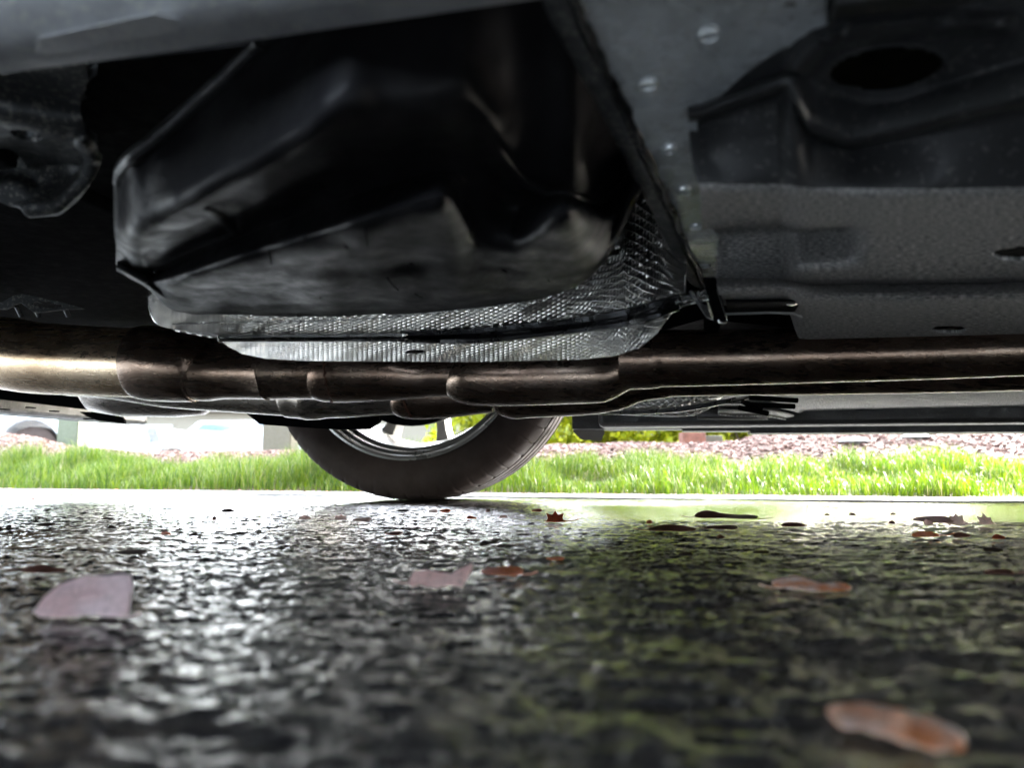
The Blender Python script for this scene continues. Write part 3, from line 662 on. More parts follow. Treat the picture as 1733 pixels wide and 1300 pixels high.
# ---- near underbody liner on the right
X = [1160, 1188, 1205, 1320, 1338, 1352, 1370, 1440, 1468, 1560, 1733, 2300]
def rowx(**k): pass
R = [
 ([-70]*12, [.300]*12),
 ([60, 60, 60, 40, 40, 30, 25, 10, 5, 0, 0, 0], [.293]*12),
 ([180, 176, 170, 126, 120, 122, 140, 170, 170, 150, 100, 0], [.284, .284, .284, .283, .283, .282, .281, .281, .281, .281, .281, .281]),
 ([194, 190, 184, 140, 138, 170, 212, 240, 236, 212, 168, 20], [.272, .270, .269, .268, .264, .259, .256, .254, .254, .254, .254, .254]),
 ([206, 202, 196, 154, 152, 180, 222, 247, 243, 220, 176, 30], [.284, .286, .285, .282, .272, .270, .270, .272, .272, .272, .272, .272]),
 ([316, 316, 318, 318, 320, 321, 322, 324, 324, 324, 322, 318], [.242, .242, .242, .242, .240, .238, .238, .238, .238, .238, .238, .238]),
 ([382, 381, 380, 374, 378, 380, 380, 377, 376, 376, 376, 376], [.256, .256, .256, .256, .252, .246, .244, .242, .2395, .2395, .2395, .2395]),
 ([388, 387, 386, 384, 386, 388, 388, 386, 386, 390, 390, 390], [.282, .284, .284, .282, .280, .280, .280, .272, .2400, .2395, .2395, .2395]),
 ([450, 450, 450, 450, 452, 452, 452, 448, 446, 446, 446, 446], [.262, .262, .262, .262, .250, .238, .236, .236, .2395, .2395, .2395, .2395]),
 ([470, 470, 470, 470, 470, 471, 472, 471, 470, 470, 467, 462], [.256, .256, .256, .254, .246, .241, .240, .240, .240, .240, .240, .240]),
 ([474, 474, 474, 475, 476, 477, 479, 479, 478, 478, 475, 470], [.254, .254, .254, .252, .250, .250, .254, .254, .254, .254, .254, .254]),
 ([486, 486, 486, 486, 488, 494, 500, 502, 502, 501, 497, 490], [.230, .230, .230, .230, .228, .227, .2255, .2255, .2255, .2255, .2255, .2255]),
 ([512, 512, 512, 512, 514, 522, 530, 530, 530, 530, 530, 530], [.236, .236, .236, .236, .233, .230, .228, .228, .228, .228, .228, .228]),
 ([513, 513, 513, 513, 520, 550, 556, 556, 556, 556, 556, 556], [.237, .237, .237, .237, .234, .231, .2305, .2305, .2305, .2305, .2305, .2305]),
 ([514, 514, 514, 514, 530, 574, 583, 584, 584, 583, 580, 572], [.238, .238, .238, .238, .235, .234, .2335, .2335, .2335, .2335, .2335, .2335]),
]
nsub = [14, 14, 8, 4, 16, 14, 4, 12, 6, 3, 8, 8, 6, 6]
def linR(px, py):
    r = .009*seg(px, py, [(1350, 110), (1385, 70), (1450, 45), (1560, 35), (1700, 38)], 14)
    if py < 200: r -= 0
    return r
XM = 1162
liner = loftz('underbody_liner', MT['felt'], X, R, 300, nsub, CAR, .003, holes=((1500, 122, 100, 44, -.12), (1730, 426, 52, 11, -.02), (1605, 555, 34, 5.5, 0)), blur=2, relief=linR, warp=lambda x, y: float(interp(y, [(0, 20), (185, 4), (270, 12), (320, 25), (382, 28), (400, 50), (480, 53), (512, 62), (530, 40)]))*max(0, min(1, (1345-x)/185)))
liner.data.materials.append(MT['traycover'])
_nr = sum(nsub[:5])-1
liner.data.polygons.foreach_set('material_index', [1 if p.vertices[0] < _nr*300 else 0 for p in liner.data.polygons])  # dark plastic upper tray; the step wall takes it as painted shade
tag(liner, 'grey felt liner with moulded steps and lens shaped holes')
# opening rim and the wall inside it
_lv = np.array([v.co for v in liner.data.vertices])+np.array(root_of(liner)); _ld = _lv-C0
_lf = _ld[:, 1]*CT+_ld[:, 2]*ST; _lp = np.stack([CX+F*_ld[:, 0]/_lf, CY-F*(-_ld[:, 1]*ST+_ld[:, 2]*CT)/_lf], 1)
pts = []
for a in np.linspace(0, 2*math.pi, 73)[:-1]:
    x = 1500+103*math.cos(a)*math.cos(-.12)-46*math.sin(a)*math.sin(-.12); y = 122+103*math.cos(a)*math.sin(-.12)+46*math.sin(a)*math.cos(-.12)
    z = _lv[np.argmin(((_lp-(x, y))**2).sum(1)), 2]; pts.append([x, y, z])
pts = np.array(pts)
for _ in range(5): pts[:, 2] = (np.roll(pts[:, 2], 1)+pts[:, 2]+np.roll(pts[:, 2], -1))/3
R3 = [atZ(x, y, z-.0012) for x, y, z in pts]; cc_ = np.mean(R3, 0); vv = []
for dz, sc in ((.0, 1.05), (-.0014, 1.02), (-.0004, .985), (.002, .975), (.0055, .965)):
    vv += [cc_*0+np.array([cc_[0]+(p[0]-cc_[0])*sc, cc_[1]+(p[1]-cc_[1])*sc, p[2]+dz]) for p in R3]
m = MB(); n = 72; m.add(vv, [(k*n+i, k*n+(i+1) % n, (k+1)*n+(i+1) % n, (k+1)*n+i) for k in range(4) for i in range(n)])
m.build('opening_wall', MT['traycover'], liner, sharp=180)
m = MB(); m.box(atZ(1435, 152, .296), (.018, .004, 0), (0, .002, 0), (0, 0, .006)); m.build('inner_tab', MT['cast'], liner, bevel=.001)
m = MB(); m.box(atZ(1530, 0, .284), AX*.06, BX*.014, (0, 0, .004)); m.build('raised_pad', MT['blackplastic'], liner, bevel=.002)
m = MB(); m.lathe([(0, .0001), (0, .003), (.0015, .004), (.004, .004)], atZ(1335, 10, .290), (0, 0, 1), 16); m.build('push_pin', MT['cast'], liner)
# slot with fastener
m = MB(); v = [atZ(x, y, z) for x, y, z in ((1228, 511, .2285), (1345, 510, .2275), (1352, 517, .2275), (1345, 528, .2275), (1232, 531, .2285))]
m.add(v+[p+(0, 0, .002) for p in v], [(0, 1, 2, 3, 4), (9, 8, 7, 6, 5)]+[(i, (i+1) % 5, 5+(i+1) % 5, 5+i) for i in range(5)]); m.build('slot_bracket', MT['void'], CAR, smooth=False)
m = MB(); m.tube([atZ(1228, 531.5, .226), atZ(1300, 529, .226), atZ(1340, 530.5, .2255), atZ(1356, 536, .2255)], .0012, 8); m.build('slot_edge', MT['felt'], CAR)
m = MB(); m.lathe([(0, .0001), (0, .003), (.0012, .0042), (.003, .0042)], atZ(1340, 517, .2262), (0, 0, 1), 16); m.build('fastener', MT['brightsteel'], CAR)
# dark underside piece behind the strip (tunnel wall)
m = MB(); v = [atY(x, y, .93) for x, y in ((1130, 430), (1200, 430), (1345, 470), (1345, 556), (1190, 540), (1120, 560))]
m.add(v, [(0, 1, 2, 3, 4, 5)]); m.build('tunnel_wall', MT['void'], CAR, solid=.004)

# ---- exhaust pipes
def pipe(name, mat, tab, b, parent, n=44, sub=3, smoothn=3):
    """tab: (px, py top, py bottom) silhouettes of a pipe lying in the plane b"""
    C = smoothpoly(tab, smoothn); pts = []; rad = []
    for x, t_, bt in C:
        p0 = atB(x, t_, b); p1 = atB(x, bt, b); pts.append((p0+p1)/2); rad.append(np.linalg.norm(p1-p0)/2*.985)
    m = MB(); m.tube(pts, rad, n); return m.build(name, mat, parent, sharp=35)
pA = pipe('exhaust_pipe', MT['exh_sheen'], [(-420, 500, 632), (-150, 518, 646), (0, 536, 659), (60, 545, 667), (150, 552, 671), (240, 556, 674)], .99, CAR)
tag(pA, 'wide exhaust pipe on the left, its golden sheen painted in')
m = MB()
pB = pipe('exhaust_sleeve', MT['exh'], [(240, 552, 676), (248, 551, 678), (275, 553, 681), (335, 566, 682), (345, 572, 683), (350, 576, 683)], .99, pA, smoothn=2)
pC = pipe('exhaust_pipe', MT['exh'], [(345, 574, 680), (353, 578, 680), (365, 580, 678), (390, 582, 676), (455, 582, 677), (458, 581, 679), (462, 582, 677), (548, 582, 677)], .99, CAR, smoothn=2)
pD = pipe('exhaust_pipe', MT['exh'], [(540, 584, 676), (548, 583, 680), (560, 582, 682), (590, 582, 682), (660, 585, 679), (690, 592, 677), (712, 598, 675), (730, 598, 672), (775, 598, 672)], .99, CAR, smoothn=3)
tag(pD, 'brown bulged exhaust section with a weld line')
m = MB(); cw = [atB(548+14*((k/14.)**2)+1.5*math.sin(k*2.2), 612+68*k/14., .99-.052*math.sqrt(max(0, 1-((k/14.*68-19)/50)**2))-.003) for k in range(15)]
m.tube(cw, [.0016+.0007*math.sin(k*1.9) for k in range(15)], 8); m.build('weld_bead', MT['weld'], pD)
pE = pipe('resonator', MT['exh'], [(764, 612, 655), (766, 604, 664), (772, 598, 675), (785, 594, 683), (805, 592, 687), (860, 590, 688), (960, 588, 685), (1010, 588, 683), (1025, 588, 678), (1045, 586, 667), (1058, 584, 661), (1062, 583, 660)], .99, CAR, smoothn=3)
tag(pE, 'cylindrical resonator in the near exhaust line')
m = MB(); pts = [atB(880+150*k/24., 684-2.5*k/24., .955) for k in range(25)]
for k in range(0, 24, 2): m.tube([pts[k], pts[k+1]], .0013, 6)
pF = pipe('exhaust_pipe', MT['exh'], [(1050, 556, 661), (1100, 556, 659), (1107, 554, 657), (1112, 556, 656), (1200, 558, 654), (1450, 552, 647), (1733, 545, 637), (2300, 520, 612)], .99, CAR, smoothn=3)
tag(pF, 'long near exhaust pipe running off to the right')
m = MB(); m.box(atB(262, 599, .94), AX*.024, (0, .002, 0), (0, 0, .005)); 
# far pipe
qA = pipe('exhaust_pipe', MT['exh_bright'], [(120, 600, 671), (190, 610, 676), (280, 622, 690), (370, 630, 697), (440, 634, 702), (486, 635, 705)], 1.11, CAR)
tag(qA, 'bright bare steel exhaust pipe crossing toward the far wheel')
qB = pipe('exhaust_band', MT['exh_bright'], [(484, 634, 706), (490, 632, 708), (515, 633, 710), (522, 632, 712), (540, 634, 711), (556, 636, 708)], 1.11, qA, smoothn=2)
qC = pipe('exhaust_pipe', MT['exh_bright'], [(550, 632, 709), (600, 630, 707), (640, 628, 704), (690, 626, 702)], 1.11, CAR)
qD = pipe('exhaust_pipe', MT['exh'], [(686, 624, 704), (692, 624, 710), (720, 626, 711), (760, 626, 708), (800, 628, 703), (835, 632, 698)], 1.11, CAR); tag(qD, 'brown section of the far exhaust pipe')
m = MB(); m.tube([atB(683+14*(k/8.)**1.5, 678+28*k/8., 1.075) for k in range(9)], .0018, 8); m.build('weld_bead', MT['weld'], qD)
qE = pipe('resonator', MT['exh'], [(828, 640, 692), (840, 628, 700), (860, 624, 707), (875, 624, 710), (900, 622, 708), (985, 618, 704), (1040, 614, 696), (1070, 612, 684), (1085, 611, 680)], 1.11, CAR)
tag(qE, 'smaller looking resonator in the far exhaust line')
qF = pipe('exhaust_pipe', MT['exh'], [(1075, 600, 681), (1120, 600, 675), (1126, 598, 673), (1132, 600, 672), (1250, 600, 670), (1450, 596, 668), (1733, 588, 662), (2300, 560, 642)], 1.11, CAR)
tag(qF, 'long far exhaust pipe running off to the right')
# hanger bracket under far pipe
m = MB()
v = [atY(x, y, 1.27) for x, y in ((420, 700), (560, 706), (640, 700), (640, 712), (622, 724), (560, 724), (440, 716))]
m.add(v+[p+(0, .02, 0) for p in v], [tuple(range(7)), tuple(range(7, 14))[::-1]]+[(i, (i+1) % 7, 7+(i+1) % 7, 7+i) for i in range(7)]); m.build('hanger_bracket', MT['void'], CAR, smooth=False, bevel=.002)

# ---- mufflers and panels beyond the pipes
m = MB(); pts = [atY(x, y, 1.5) for x, y in ((140, 650), (160, 650), (210, 652), (300, 655), (350, 658), (372, 662))]
m.tube(pts, [.030, .055, .062, .060, .052, .03], 40); muf = m.build('muffler', MT['exh_bright'], CAR, sharp=50); tag(muf, 'pale rounded muffler behind the pipes')
def slab(name, mat, pix, b_or_z, parent, thick=.006, mode='z'):
    v = [atZ(x, y, z) for x, y, z in pix]; n = len(v); up = np.array([0, 0, thick])
    return mesh(name, v+[p+up for p in v], [tuple(range(n)), tuple(range(n, 2*n))[::-1]]+[(i, (i+1) % n, n+(i+1) % n, n+i) for i in range(n)], mat, parent, smooth=False, bevel=.0015)
slab('undertray', MT['whiteplastic'] and simple('grey_tray', (.32, .31, .3), .5), [(-600, 640, .24), (0, 672, .245), (150, 694, .24), (213, 716, .215), (150, 715, .215), (0, 702, .22), (-600, 668, .22)], 0, CAR)
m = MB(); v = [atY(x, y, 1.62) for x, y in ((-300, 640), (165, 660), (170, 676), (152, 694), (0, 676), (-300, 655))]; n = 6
m.add(v+[p+(0, .01, 0) for p in v], [tuple(range(n)), tuple(range(n, 2*n))[::-1]]+[(i, (i+1) % n, n+(i+1) % n, n+i) for i in range(n)]); m.build('tray_gap_shade', MT['void'], CAR, smooth=False)  # black sheet painted in for the shaded gap beside the tray
m = MB(); v = [atY(x, y, 1.60) for x, y in ((134, 697), (180, 698), (203, 703), (210, 712), (209, 717), (165, 712), (145, 704))]; n = 7
m.add(v+[p+(0, .01, 0) for p in v], [tuple(range(n)), tuple(range(n, 2*n))[::-1]]+[(i, (i+1) % n, n+(i+1) % n, n+i) for i in range(n)]); m.build('tow_eye_cover', MT['void'], CAR, smooth=False)
for (x, y) in ((8, 694), (52, 691), (92, 697), (150, 710)):
    m = MB(); c = atY(x, y, 1.46); m.lathe([(0, .0001), (0, .009), (.002, .009)], c, (0, 0, 1), 16); m.build('drain_hole', MT['void'], CAR)

# far liner (mirror of the near one)
X2 = [1215, 1240, 1300, 1330, 1345, 1360, 1500, 1600, 1733, 2300]
R2 = [([640]*10, .225), ([668, 668, 668, 668, 668, 669, 670, 672, 676, 676], .213), ([680, 680, 681, 683, 686, 690, 690, 690, 688, 688], .208),
      ([684, 684, 686, 690, 694, 703, 702, 700, 699, 697], .2), ([688, 688, 689, 696, 700, 705, 704, 703, 702, 700], [.215]*3+[.215]*2+[.205]*5),
      ([694, 694, 695, 700, 704, 708, 706, 708, 706, 706], .193), ([700, 702, 703, 706, 712, 718, 717, 716, 716, 716], .19), ([701, 703, 704, 708, 716, 720, 719, 718, 718, 718], [.2]*4+[.196]*6),
      ([702, 704, 705, 710, 718, 723, 724, 723, 726, 726], .184)]
R2 = [(a, b if hasattr(b, '__len__') else [b]*10) for a, b in R2]
MT['feltpale'] = MT['felt']
fl = loftz('underbody_liner', MT['felt'], X2, R2, 220, 6, CAR, .003, holes=((1463, 692, 16, 2.2, 0), (1460, 712, 14, 1.4, 0), (1640, 698, 38, 3.4, 0)), blur=1)
tag(fl, 'far felt liner catching daylight, mirror of the near one')
# far heat shield and strap
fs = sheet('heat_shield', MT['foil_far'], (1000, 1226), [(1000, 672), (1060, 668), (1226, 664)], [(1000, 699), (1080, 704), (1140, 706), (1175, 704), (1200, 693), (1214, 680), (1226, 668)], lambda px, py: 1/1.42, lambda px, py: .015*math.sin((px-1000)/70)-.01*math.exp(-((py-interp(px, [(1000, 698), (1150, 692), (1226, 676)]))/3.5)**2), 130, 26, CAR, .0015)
tag(fs, 'pale embossed heat shield on the far side')
s3 = ribbon('strap', MT['satin'], [(995, 700, 1.2), (1080, 698, 3), (1150, 693, 4), (1200, 685, 4), (1245, 676, 3.5)], [(995, 1.39), (1245, 1.36)], CAR, ch); tag(s3, 'far black tank strap')
s4 = ribbon('strap_end', MT['brightsteel'], [(1205, 688, 1), (1225, 682, 2.2), (1255, 675, 3), (1268, 671, 2)], [(1205, 1.372), (1268, 1.342)], s3, [(-1, 0), (0, .003), (1, 0)])
m = MB()
for (x0, y0, x1, y1) in ((1268, 673, 1350, 678), (1262, 685, 1345, 688), (1250, 690, 1300, 700), (1255, 680, 1290, 692)):
    p, q = atY(x0, y0, 1.335), atY(x1, y1, 1.335); m.tube([p, q], .0045, 8)
m.build('bracket', MT['void'], CAR)
m = MB(); v = [atY(x, y, 1.60) for x, y in ((1180, 692), (1290, 694), (1300, 711), (1180, 709))]; m.add(v, [(0, 1, 2, 3)]); m.build('inner_sill', MT['alloydark'], CAR, solid=.004)
# far sill lower lip and jacking step
m = MB()
for (x0, x1, y0, y1) in ((968, 1155, 700, 727), (1155, 1270, 700, 730), (1270, 2600, 702, 734)):
    b = 1.88; p0, p1 = atB(x0, y1, b), atB(x1, y1-(6 if x1 > 2000 else 0), b); q0, q1 = atB(x0, y0, b), atB(x1, y0, b)
    v = [p0, p1, q1, q0]; m.add(v+[p+BX*.07 for p in v], [(0, 1, 2, 3), (7, 6, 5, 4), (0, 4, 5, 1), (1, 5, 6, 2), (2, 6, 7, 3), (3, 7, 4, 0)])
m.build('sill_lip', MT['blackplastic'], CAR, smooth=False, bevel=.003)
m = MB(); v = [atY(x, y, 1.9) for x, y in ((972, 700), (1020, 700), (1021, 733), (1016, 744), (985, 742), (973, 730))]; n = 6
m.add(v+[p+(0, .012, 0) for p in v], [tuple(range(n)), tuple(range(n, 2*n))[::-1]]+[(i, (i+1) % n, n+(i+1) % n, n+i) for i in range(n)]); m.build('mud_flap', MT['alloydark'], CAR, bevel=.003)
# near liner region closing the void between tank and strip
m = MB(); m.tube([atY(1205, 480, .88), atY(1205, 560, .95)], .01, 8); m.build('cable_guide', MT['void'], CAR)

# ---- wheels
def make_wheel(cx, sgn, yaw):
    global LS
    LS = 1.085
    """cx: centre of the inner face; axle direction = sgn * lateral, turned by yaw"""
    e = math.atan(yaw); ax = np.array([math.sin(e), math.cos(e), 0])*sgn
    R0 = .362; Wd = .245
    wl = empty('wheel', (0, 0, 0), None, None); wl.parent = CAR; wl.location = Vector([float(q) for q in cx]) - root_of(CAR)
    # tyre
    prof = [(.018, .262), (.004, .272), (.000, .283), (-.006, .300), (-.008, .318), (-.003, .336), (.008, .350), (.020, .3565)]
    gro = [(.070, .012), (.110, .013), (.150, .013), (.192, .011)]; x_ = .020; top = lambda h: .362-.25*(abs(h-.1225)/.1225)**4*.022
    for c_, w_ in gro: prof += [(c_-w_/2-.004, top(c_)), (c_-w_/2, top(c_)-.0005), (c_-w_/2+.001, top(c_)-.008), (c_+w_/2-.001, top(c_)-.008), (c_+w_/2, top(c_)-.0005)]
    prof += [(.225, .3565), (.237, .350), (.248, .336), (.253, .318), (.251, .300), (.245, .283), (.241, .272), (.227, .262)]
    def fn(i, a, r):
        if 6 <= i <= 9:
            k = (a*58/(2*math.pi)) % 1
            if k < .075: return r-.0028
        return max(r, 0)
    m = MB(); m.lathe(prof, cx, ax, 58*14, fn)
    V = np.array(m.v); V[:, 2] = np.maximum(V[:, 2], .0015+.0*V[:, 2]); m.v = [tuple(q) for q in V]
    m.build('tyre', MT['rubber'], wl, sharp=50)
    # rim barrel: double lip, drop centre, outer face
    m = MB(); m.lathe([(.02, .258), (.006, .270), (.000, .273), (-.002, .268), (.004, .263), (.018, .260), (.022, .253), (.040, .251), (.044, .243), (.060, .240), (.10, .232), (.17, .231), (.215, .242), (.235, .262), (.240, .268), (.243, .262), (.235, .250), (.215, .238)], cx, ax, 128)
    rim = m.build('rim', MT['alloy'], wl, sharp=35)
    e2 = np.array([0, 0, 1.0]); e1 = np.cross(e2, ax); e1 /= np.linalg.norm(e1)
    e1 = e1 if e1[0] > 0 else -e1
    for k in range(10):
        a = math.radians(8+36*k); dr = math.sin(a)*e1 - math.cos(a)*e2; tn = math.cos(a)*e1 + math.sin(a)*e2
        m = MB(); vv = []
        for r_, hw, h0, h1 in ((.05, .020, .165, .225), (.14, .012, .175, .225), (.20, .012, .170, .228), (.238, .019, .165, .232)):
            for (s1, h) in ((-1, h0), (1, h0), (1, h1), (-1, h1)): vv.append(np.array(cx)+ax*h+dr*r_*LS+tn*hw*s1)
        m.add(vv, [(0, 3, 2, 1), (12, 13, 14, 15)]+[(4*i+j, 4*i+(j+1) % 4, 4*i+4+(j+1) % 4, 4*i+4+j) for i in range(3) for j in range(4)])
        m.build('spoke', MT['alloydark'], wl, bevel=.003)
    m = MB(); m.lathe([(.05, .02), (.05, .12), (.055, .185), (.06, .192), (.085, .192), (.09, .185), (.095, .10), (.21, .07), (.22, .02)], cx, ax, 72); m.build('brake_disc', MT['cast'], wl)
    m = MB(); m.lathe([(.02, .03), (.02, .17), (.03, .196), (.045, .196)], cx, ax, 60); m.build('dust_shield', MT['void'], wl)
    m = MB()
    for (dx, dz, h) in ((.035, -.165, .03), (.055, -.16, .035), (.075, -.158, .03)):
        p = np.array(cx)+e1*dx+ax*.02; m.tube([p+(0, 0, dz+.05), p+(0, 0, dz-.012)], .009, 10)
    m.build('brake_fitting', MT['alloydark'], wl)
    LS = 1.0
    return wl
cin = atY(685, 848, 1.82); cin[2] = .391
w1 = make_wheel(cin, 1, .24); w1['label'] = 'far wheel with pale alloy spokes'
# axle stub and hub carrier
m = MB(); m.tube([car(WA+.02, .45, .362), car(WA+.02, 1.72, .362)], .025, 14); m.build('axle', MT['void'], CAR)
w2c = np.array([-.82, .30, .386]); w2 = make_wheel(w2c, -1, M); w2['label'] = 'near wheel beside the camera'

# ================================================================== BACKGROUND
def side_car(name, x, y, yaw, L, H, mat, label, cat, cabin, wheelr=.34, group=None):
    r = empty(name, (x, y, -.045), label, cat, group); c_, s_ = math.cos(yaw), math.sin(yaw); ex = np.array([c_, s_, 0]); ey = np.array([-s_, c_, 0]); o = np.array([x, y, -.045])
    def W(a, b, z): return o+ex*a+ey*b+np.array([0, 0, z])
    arcs = []
    wx = (-L*.31, L*.31); prof = []
    def arch(cx): return [(cx+.42*math.cos(t), .34+.42*math.sin(t)) for t in np.linspace(math.pi, 0, 12)]
    prof = [(-L/2, .35)] + [(a, max(z, .24)) for a, z in arch(wx[0])] + [(a, max(z, .24)) for a, z in arch(wx[1])] + [(L/2, .35), (L/2, .62), (L/2-.12, .8)] + [(a*L, z*H) for a, z in cabin] + [(-L/2+.05, .8)]
    m = MB(); n = len(prof); v = []
    for b, ins in ((-.88, 0), (-.75, 1), (.75, 1), (.88, 0)):
        for a, z in prof: v.append(W(a, b if z < .85 else b*.86, z))
    f = [(k*n+i, k*n+(i+1) % n, (k+1)*n+(i+1) % n, (k+1)*n+i) for k in range(3) for i in range(n)] + [tuple(range(n))[::-1], tuple(range(3*n, 4*n))]
    m.add(v, f); m.build('body', mat, r, bevel=.03)
    cb = [p for p in cabin if p[1]*H > .85]
    if len(cb) >= 3:
        cx_ = sum(p[0] for p in cb)/len(cb); 
        for sgn in (-1, 1):
            m = MB(); v = [W((cx_+(a-cx_)*.86)*L, sgn*.775, .9+(z*H-.9)*.86) for a, z in cabin]
            m.add(v, [tuple(range(len(v)))]); m.build('window', MT['glass'], r, solid=.01)
    for wxx in wx:
        for sgn in (-1, 1):
            cc = W(wxx, sgn*.70, wheelr); m = MB(); m.lathe([(-.1, .2), (-.1, .30), (-.07, wheelr), (.07, wheelr), (.1, .30), (.1, .2)], cc, ey, 40); tw = m.build('tyre', MT['rubber'], r)
            m = MB(); m.lathe([(-.09, .01), (-.085, .1), (-.1, .21), (.1, .21), (.085, .1), (.09, .01)], cc, ey, 30); m.build('rim', MT['alloydark'], tw)
    for sgn in (-1, 1):
        m = MB(); m.box(W(L/2-.02, sgn*.62, .66), ex*.08, ey*.3, (0, 0, .12)); m.build('headlight', MT['glass'], r, bevel=.01)
        m = MB(); m.box(W(-L/2+.02, sgn*.66, .72), ex*.06, ey*.22, (0, 0, .16)); m.build('tail_light', MT['red'], r, bevel=.01)
    return r
hatch = [(.30, .62), (.16, .98), (-.30, 1.0), (-.46, .66)]
sedan = [(.32, .6), (.12, .97), (-.2, .98), (-.38, .62)]
# left white car: a wheel arch shows at the frame's edge
side_car('parked_car', atY(35, 780, 10.2)[0]-1.40, 10.2+.85, .06, 4.5, 1.5, MT['white'], 'white parked car at the left edge, its dark wheel arch above the mulch', 'car', sedan, group='white cars parked across the street')
side_car('parked_car', -8.3, 23, math.pi-.05, 4.8, 1.5, MT['white'], 'white parked car with a long tinted window just left of the beige post', 'car', hatch, group='white cars parked across the street')
# white camper trailer and red truck, far
def camper():
    p = atY(235, 785, 34); o = np.array([p[0], 34, -.045]); r = empty('camper_trailer', o, 'small boxy white camper trailer with a grey window, far across the street', 'camper')
    m = MB(); pr = [(-.95, .4), (.95, .4), (.95, 1.2), (.7, 1.9), (-.55, 1.95), (-.85, 1.3)]; n = 6
    m.add([o+np.array([a, b, z]) for b in (0, 3.5) for a, z in pr], [tuple(range(n)), tuple(range(n, 2*n))[::-1]]+[(i, n+i, n+(i+1) % n, (i+1) % n) for i in range(n)]); m.build('body', MT['camper'], r, bevel=.06)
    m = MB(); m.box(o+np.array([.1, -.02, 1.25]), (.75, 0, 0), (0, .06, 0), (0, 0, .4)); m.build('window', MT['glass'], r)
    m = MB(); m.box(o+np.array([.0, -.03, 1.62]), (1.2, 0, 0), (0, .04, 0), (0, 0, .05)); m.build('trim', MT['alloydark'], r)
    for sx in (-.8, .8):
        m = MB(); m.lathe([(-.1, .1), (-.1, .33), (.1, .33), (.1, .1)], o+np.array([sx*.8, 1.5, .33]), (1, 0, 0), 24); m.build('wheel', MT['rubber'], r)
camper()
def truck():
    p = atY(300, 785, 38); o = np.array([p[0], 38, -.045]); r = empty('pickup_truck', o, 'red pickup truck parked beyond the white camper trailer', 'truck')
    m = MB(); m.abox(o[0]-1.2, o[0]+.9, 38, 40, .5, 1.15); m.abox(o[0]-.9, o[0]+.2, 38.1, 39.9, 1.15, 1.65); m.build('body', MT['red'], r, bevel=.05)
    m = MB(); m.abox(o[0]-.75, o[0]+.05, 38.05, 38.1, 1.2, 1.55); m.build('window', MT['glass'], r)
    for sx in (-.8, .6):
        m = MB(); m.lathe([(-.1, .1), (-.1, .36), (.1, .36), (.1, .1)], o+np.array([sx, .1, .36]), (0, 1, 0), 24); m.build('wheel', MT['rubber'], r)
truck()
def post(px0, px1, Y, H, mat, label):
    x0 = atY(px0, 760, Y)[0]; x1 = atY(px1, 760, Y)[0]; wd = x1-x0; z0 = bank(np.array([(x0+x1)/2]), np.array([Y]))[0]-.05
    r = empty('post', ((x0+x1)/2, Y, z0), label, 'post')
    m = MB(); m.abox(x0, x1, Y, Y+wd, z0, H); m.build('shaft', mat, r, bevel=.008)
    m = MB(); m.abox(x0-.02, x1+.02, Y-.02, Y+wd+.02, H+.001, H+.05); m.build('cap', mat, r, bevel=.008)
post(94, 130, 5.4, 2.4, MT['postgreen'], 'sage green square post rising from the mulch at the left')
post(443, 492, 4.6, 2.4, MT['postbeige'], 'beige square post just left of the tyre')
# cream house behind
hs_ = empty('house', (-3, 46, -.045), 'long cream sided house with a grey roof behind the parked vehicles', 'house')
m = MB(); m.abox(-26, 22, 46, 54, -.04, 3.4); m.build('wall', MT['cream'], hs_, smooth=False)
m = MB(); v = [(-27, 45.3, 3.41), (23, 45.3, 3.41), (23, 54.7, 3.41), (-27, 54.7, 3.41), (-27, 50, 6), (23, 50, 6)]
m.add(v, [(0, 1, 5, 4), (2, 3, 4, 5), (0, 4, 3), (1, 2, 5), (3, 2, 1, 0)]); m.build('roof', MT['rooftile'], hs_, smooth=False)
for x in (-22, -16.5, -9, -2, 6, 13):
    m = MB(); m.abox(x, x+1.6, 45.94, 46, 1.1, 2.5); wn = m.build('window', MT['glass'], hs_)
    m = MB(); m.abox(x-.1, x+1.7, 45.9, 45.99, .98, 1.09); m.abox(x-.1, x+1.7, 45.9, 45.99, 2.51, 2.62); m.build('frame', MT['white'], wn)
# foliage
def leafcloud(name, c, R, n, size, mat, parent=None, squash=1.0, clumps=14):
    c = np.array(c, float); cc = rng.normal(0, 1, (clumps, 3)); cc /= np.linalg.norm(cc, axis=1)[:, None]; cc *= rng.uniform(.35, .85, clumps)[:, None]
    cr = rng.uniform(.28, .5, clumps); k = rng.integers(0, clumps, n); d = rng.normal(0, 1, (n, 3)); d /= np.linalg.norm(d, axis=1)[:, None]
    p = cc[k] + d*(cr[k]*rng.uniform(.4, 1, n)**.5)[:, None]; p[:, 2] *= squash; p = c+p*R
    a = rng.normal(0, 1, (n, 3)); a /= np.linalg.norm(a, axis=1)[:, None]; b = np.cross(a, rng.normal(0, 1, (n, 3))); b /= np.linalg.norm(b, axis=1)[:, None]
    s = size*rng.uniform(.6, 1.3, n)[:, None]; V = np.stack([p-a*s, p+b*s*.5, p+a*s, p-b*s*.5], 1)
    return bulk(name, V, [(0, 1, 2, 3)], mat, parent)
def shrub(x, y, R, mat, label, sq=.8, group=None):
    z = bank(np.array([x]), np.array([y]))[0]; r = empty('shrub', (x, y, z), label, 'shrub', group)
    leafcloud('foliage', (x, y, z+R*.75), R, 5200, .03, mat, r, sq)
    for k in range(7):
        a = k*.9; m = MB(); m.tube([(x, y, z-.03), (x+.3*R*math.cos(a), y+.3*R*math.sin(a), z+R*.5), (x+.6*R*math.cos(a), y+.6*R*math.sin(a), z+R)], [.012, .008, .004], 6); m.build('stem', MT['bark'], r)
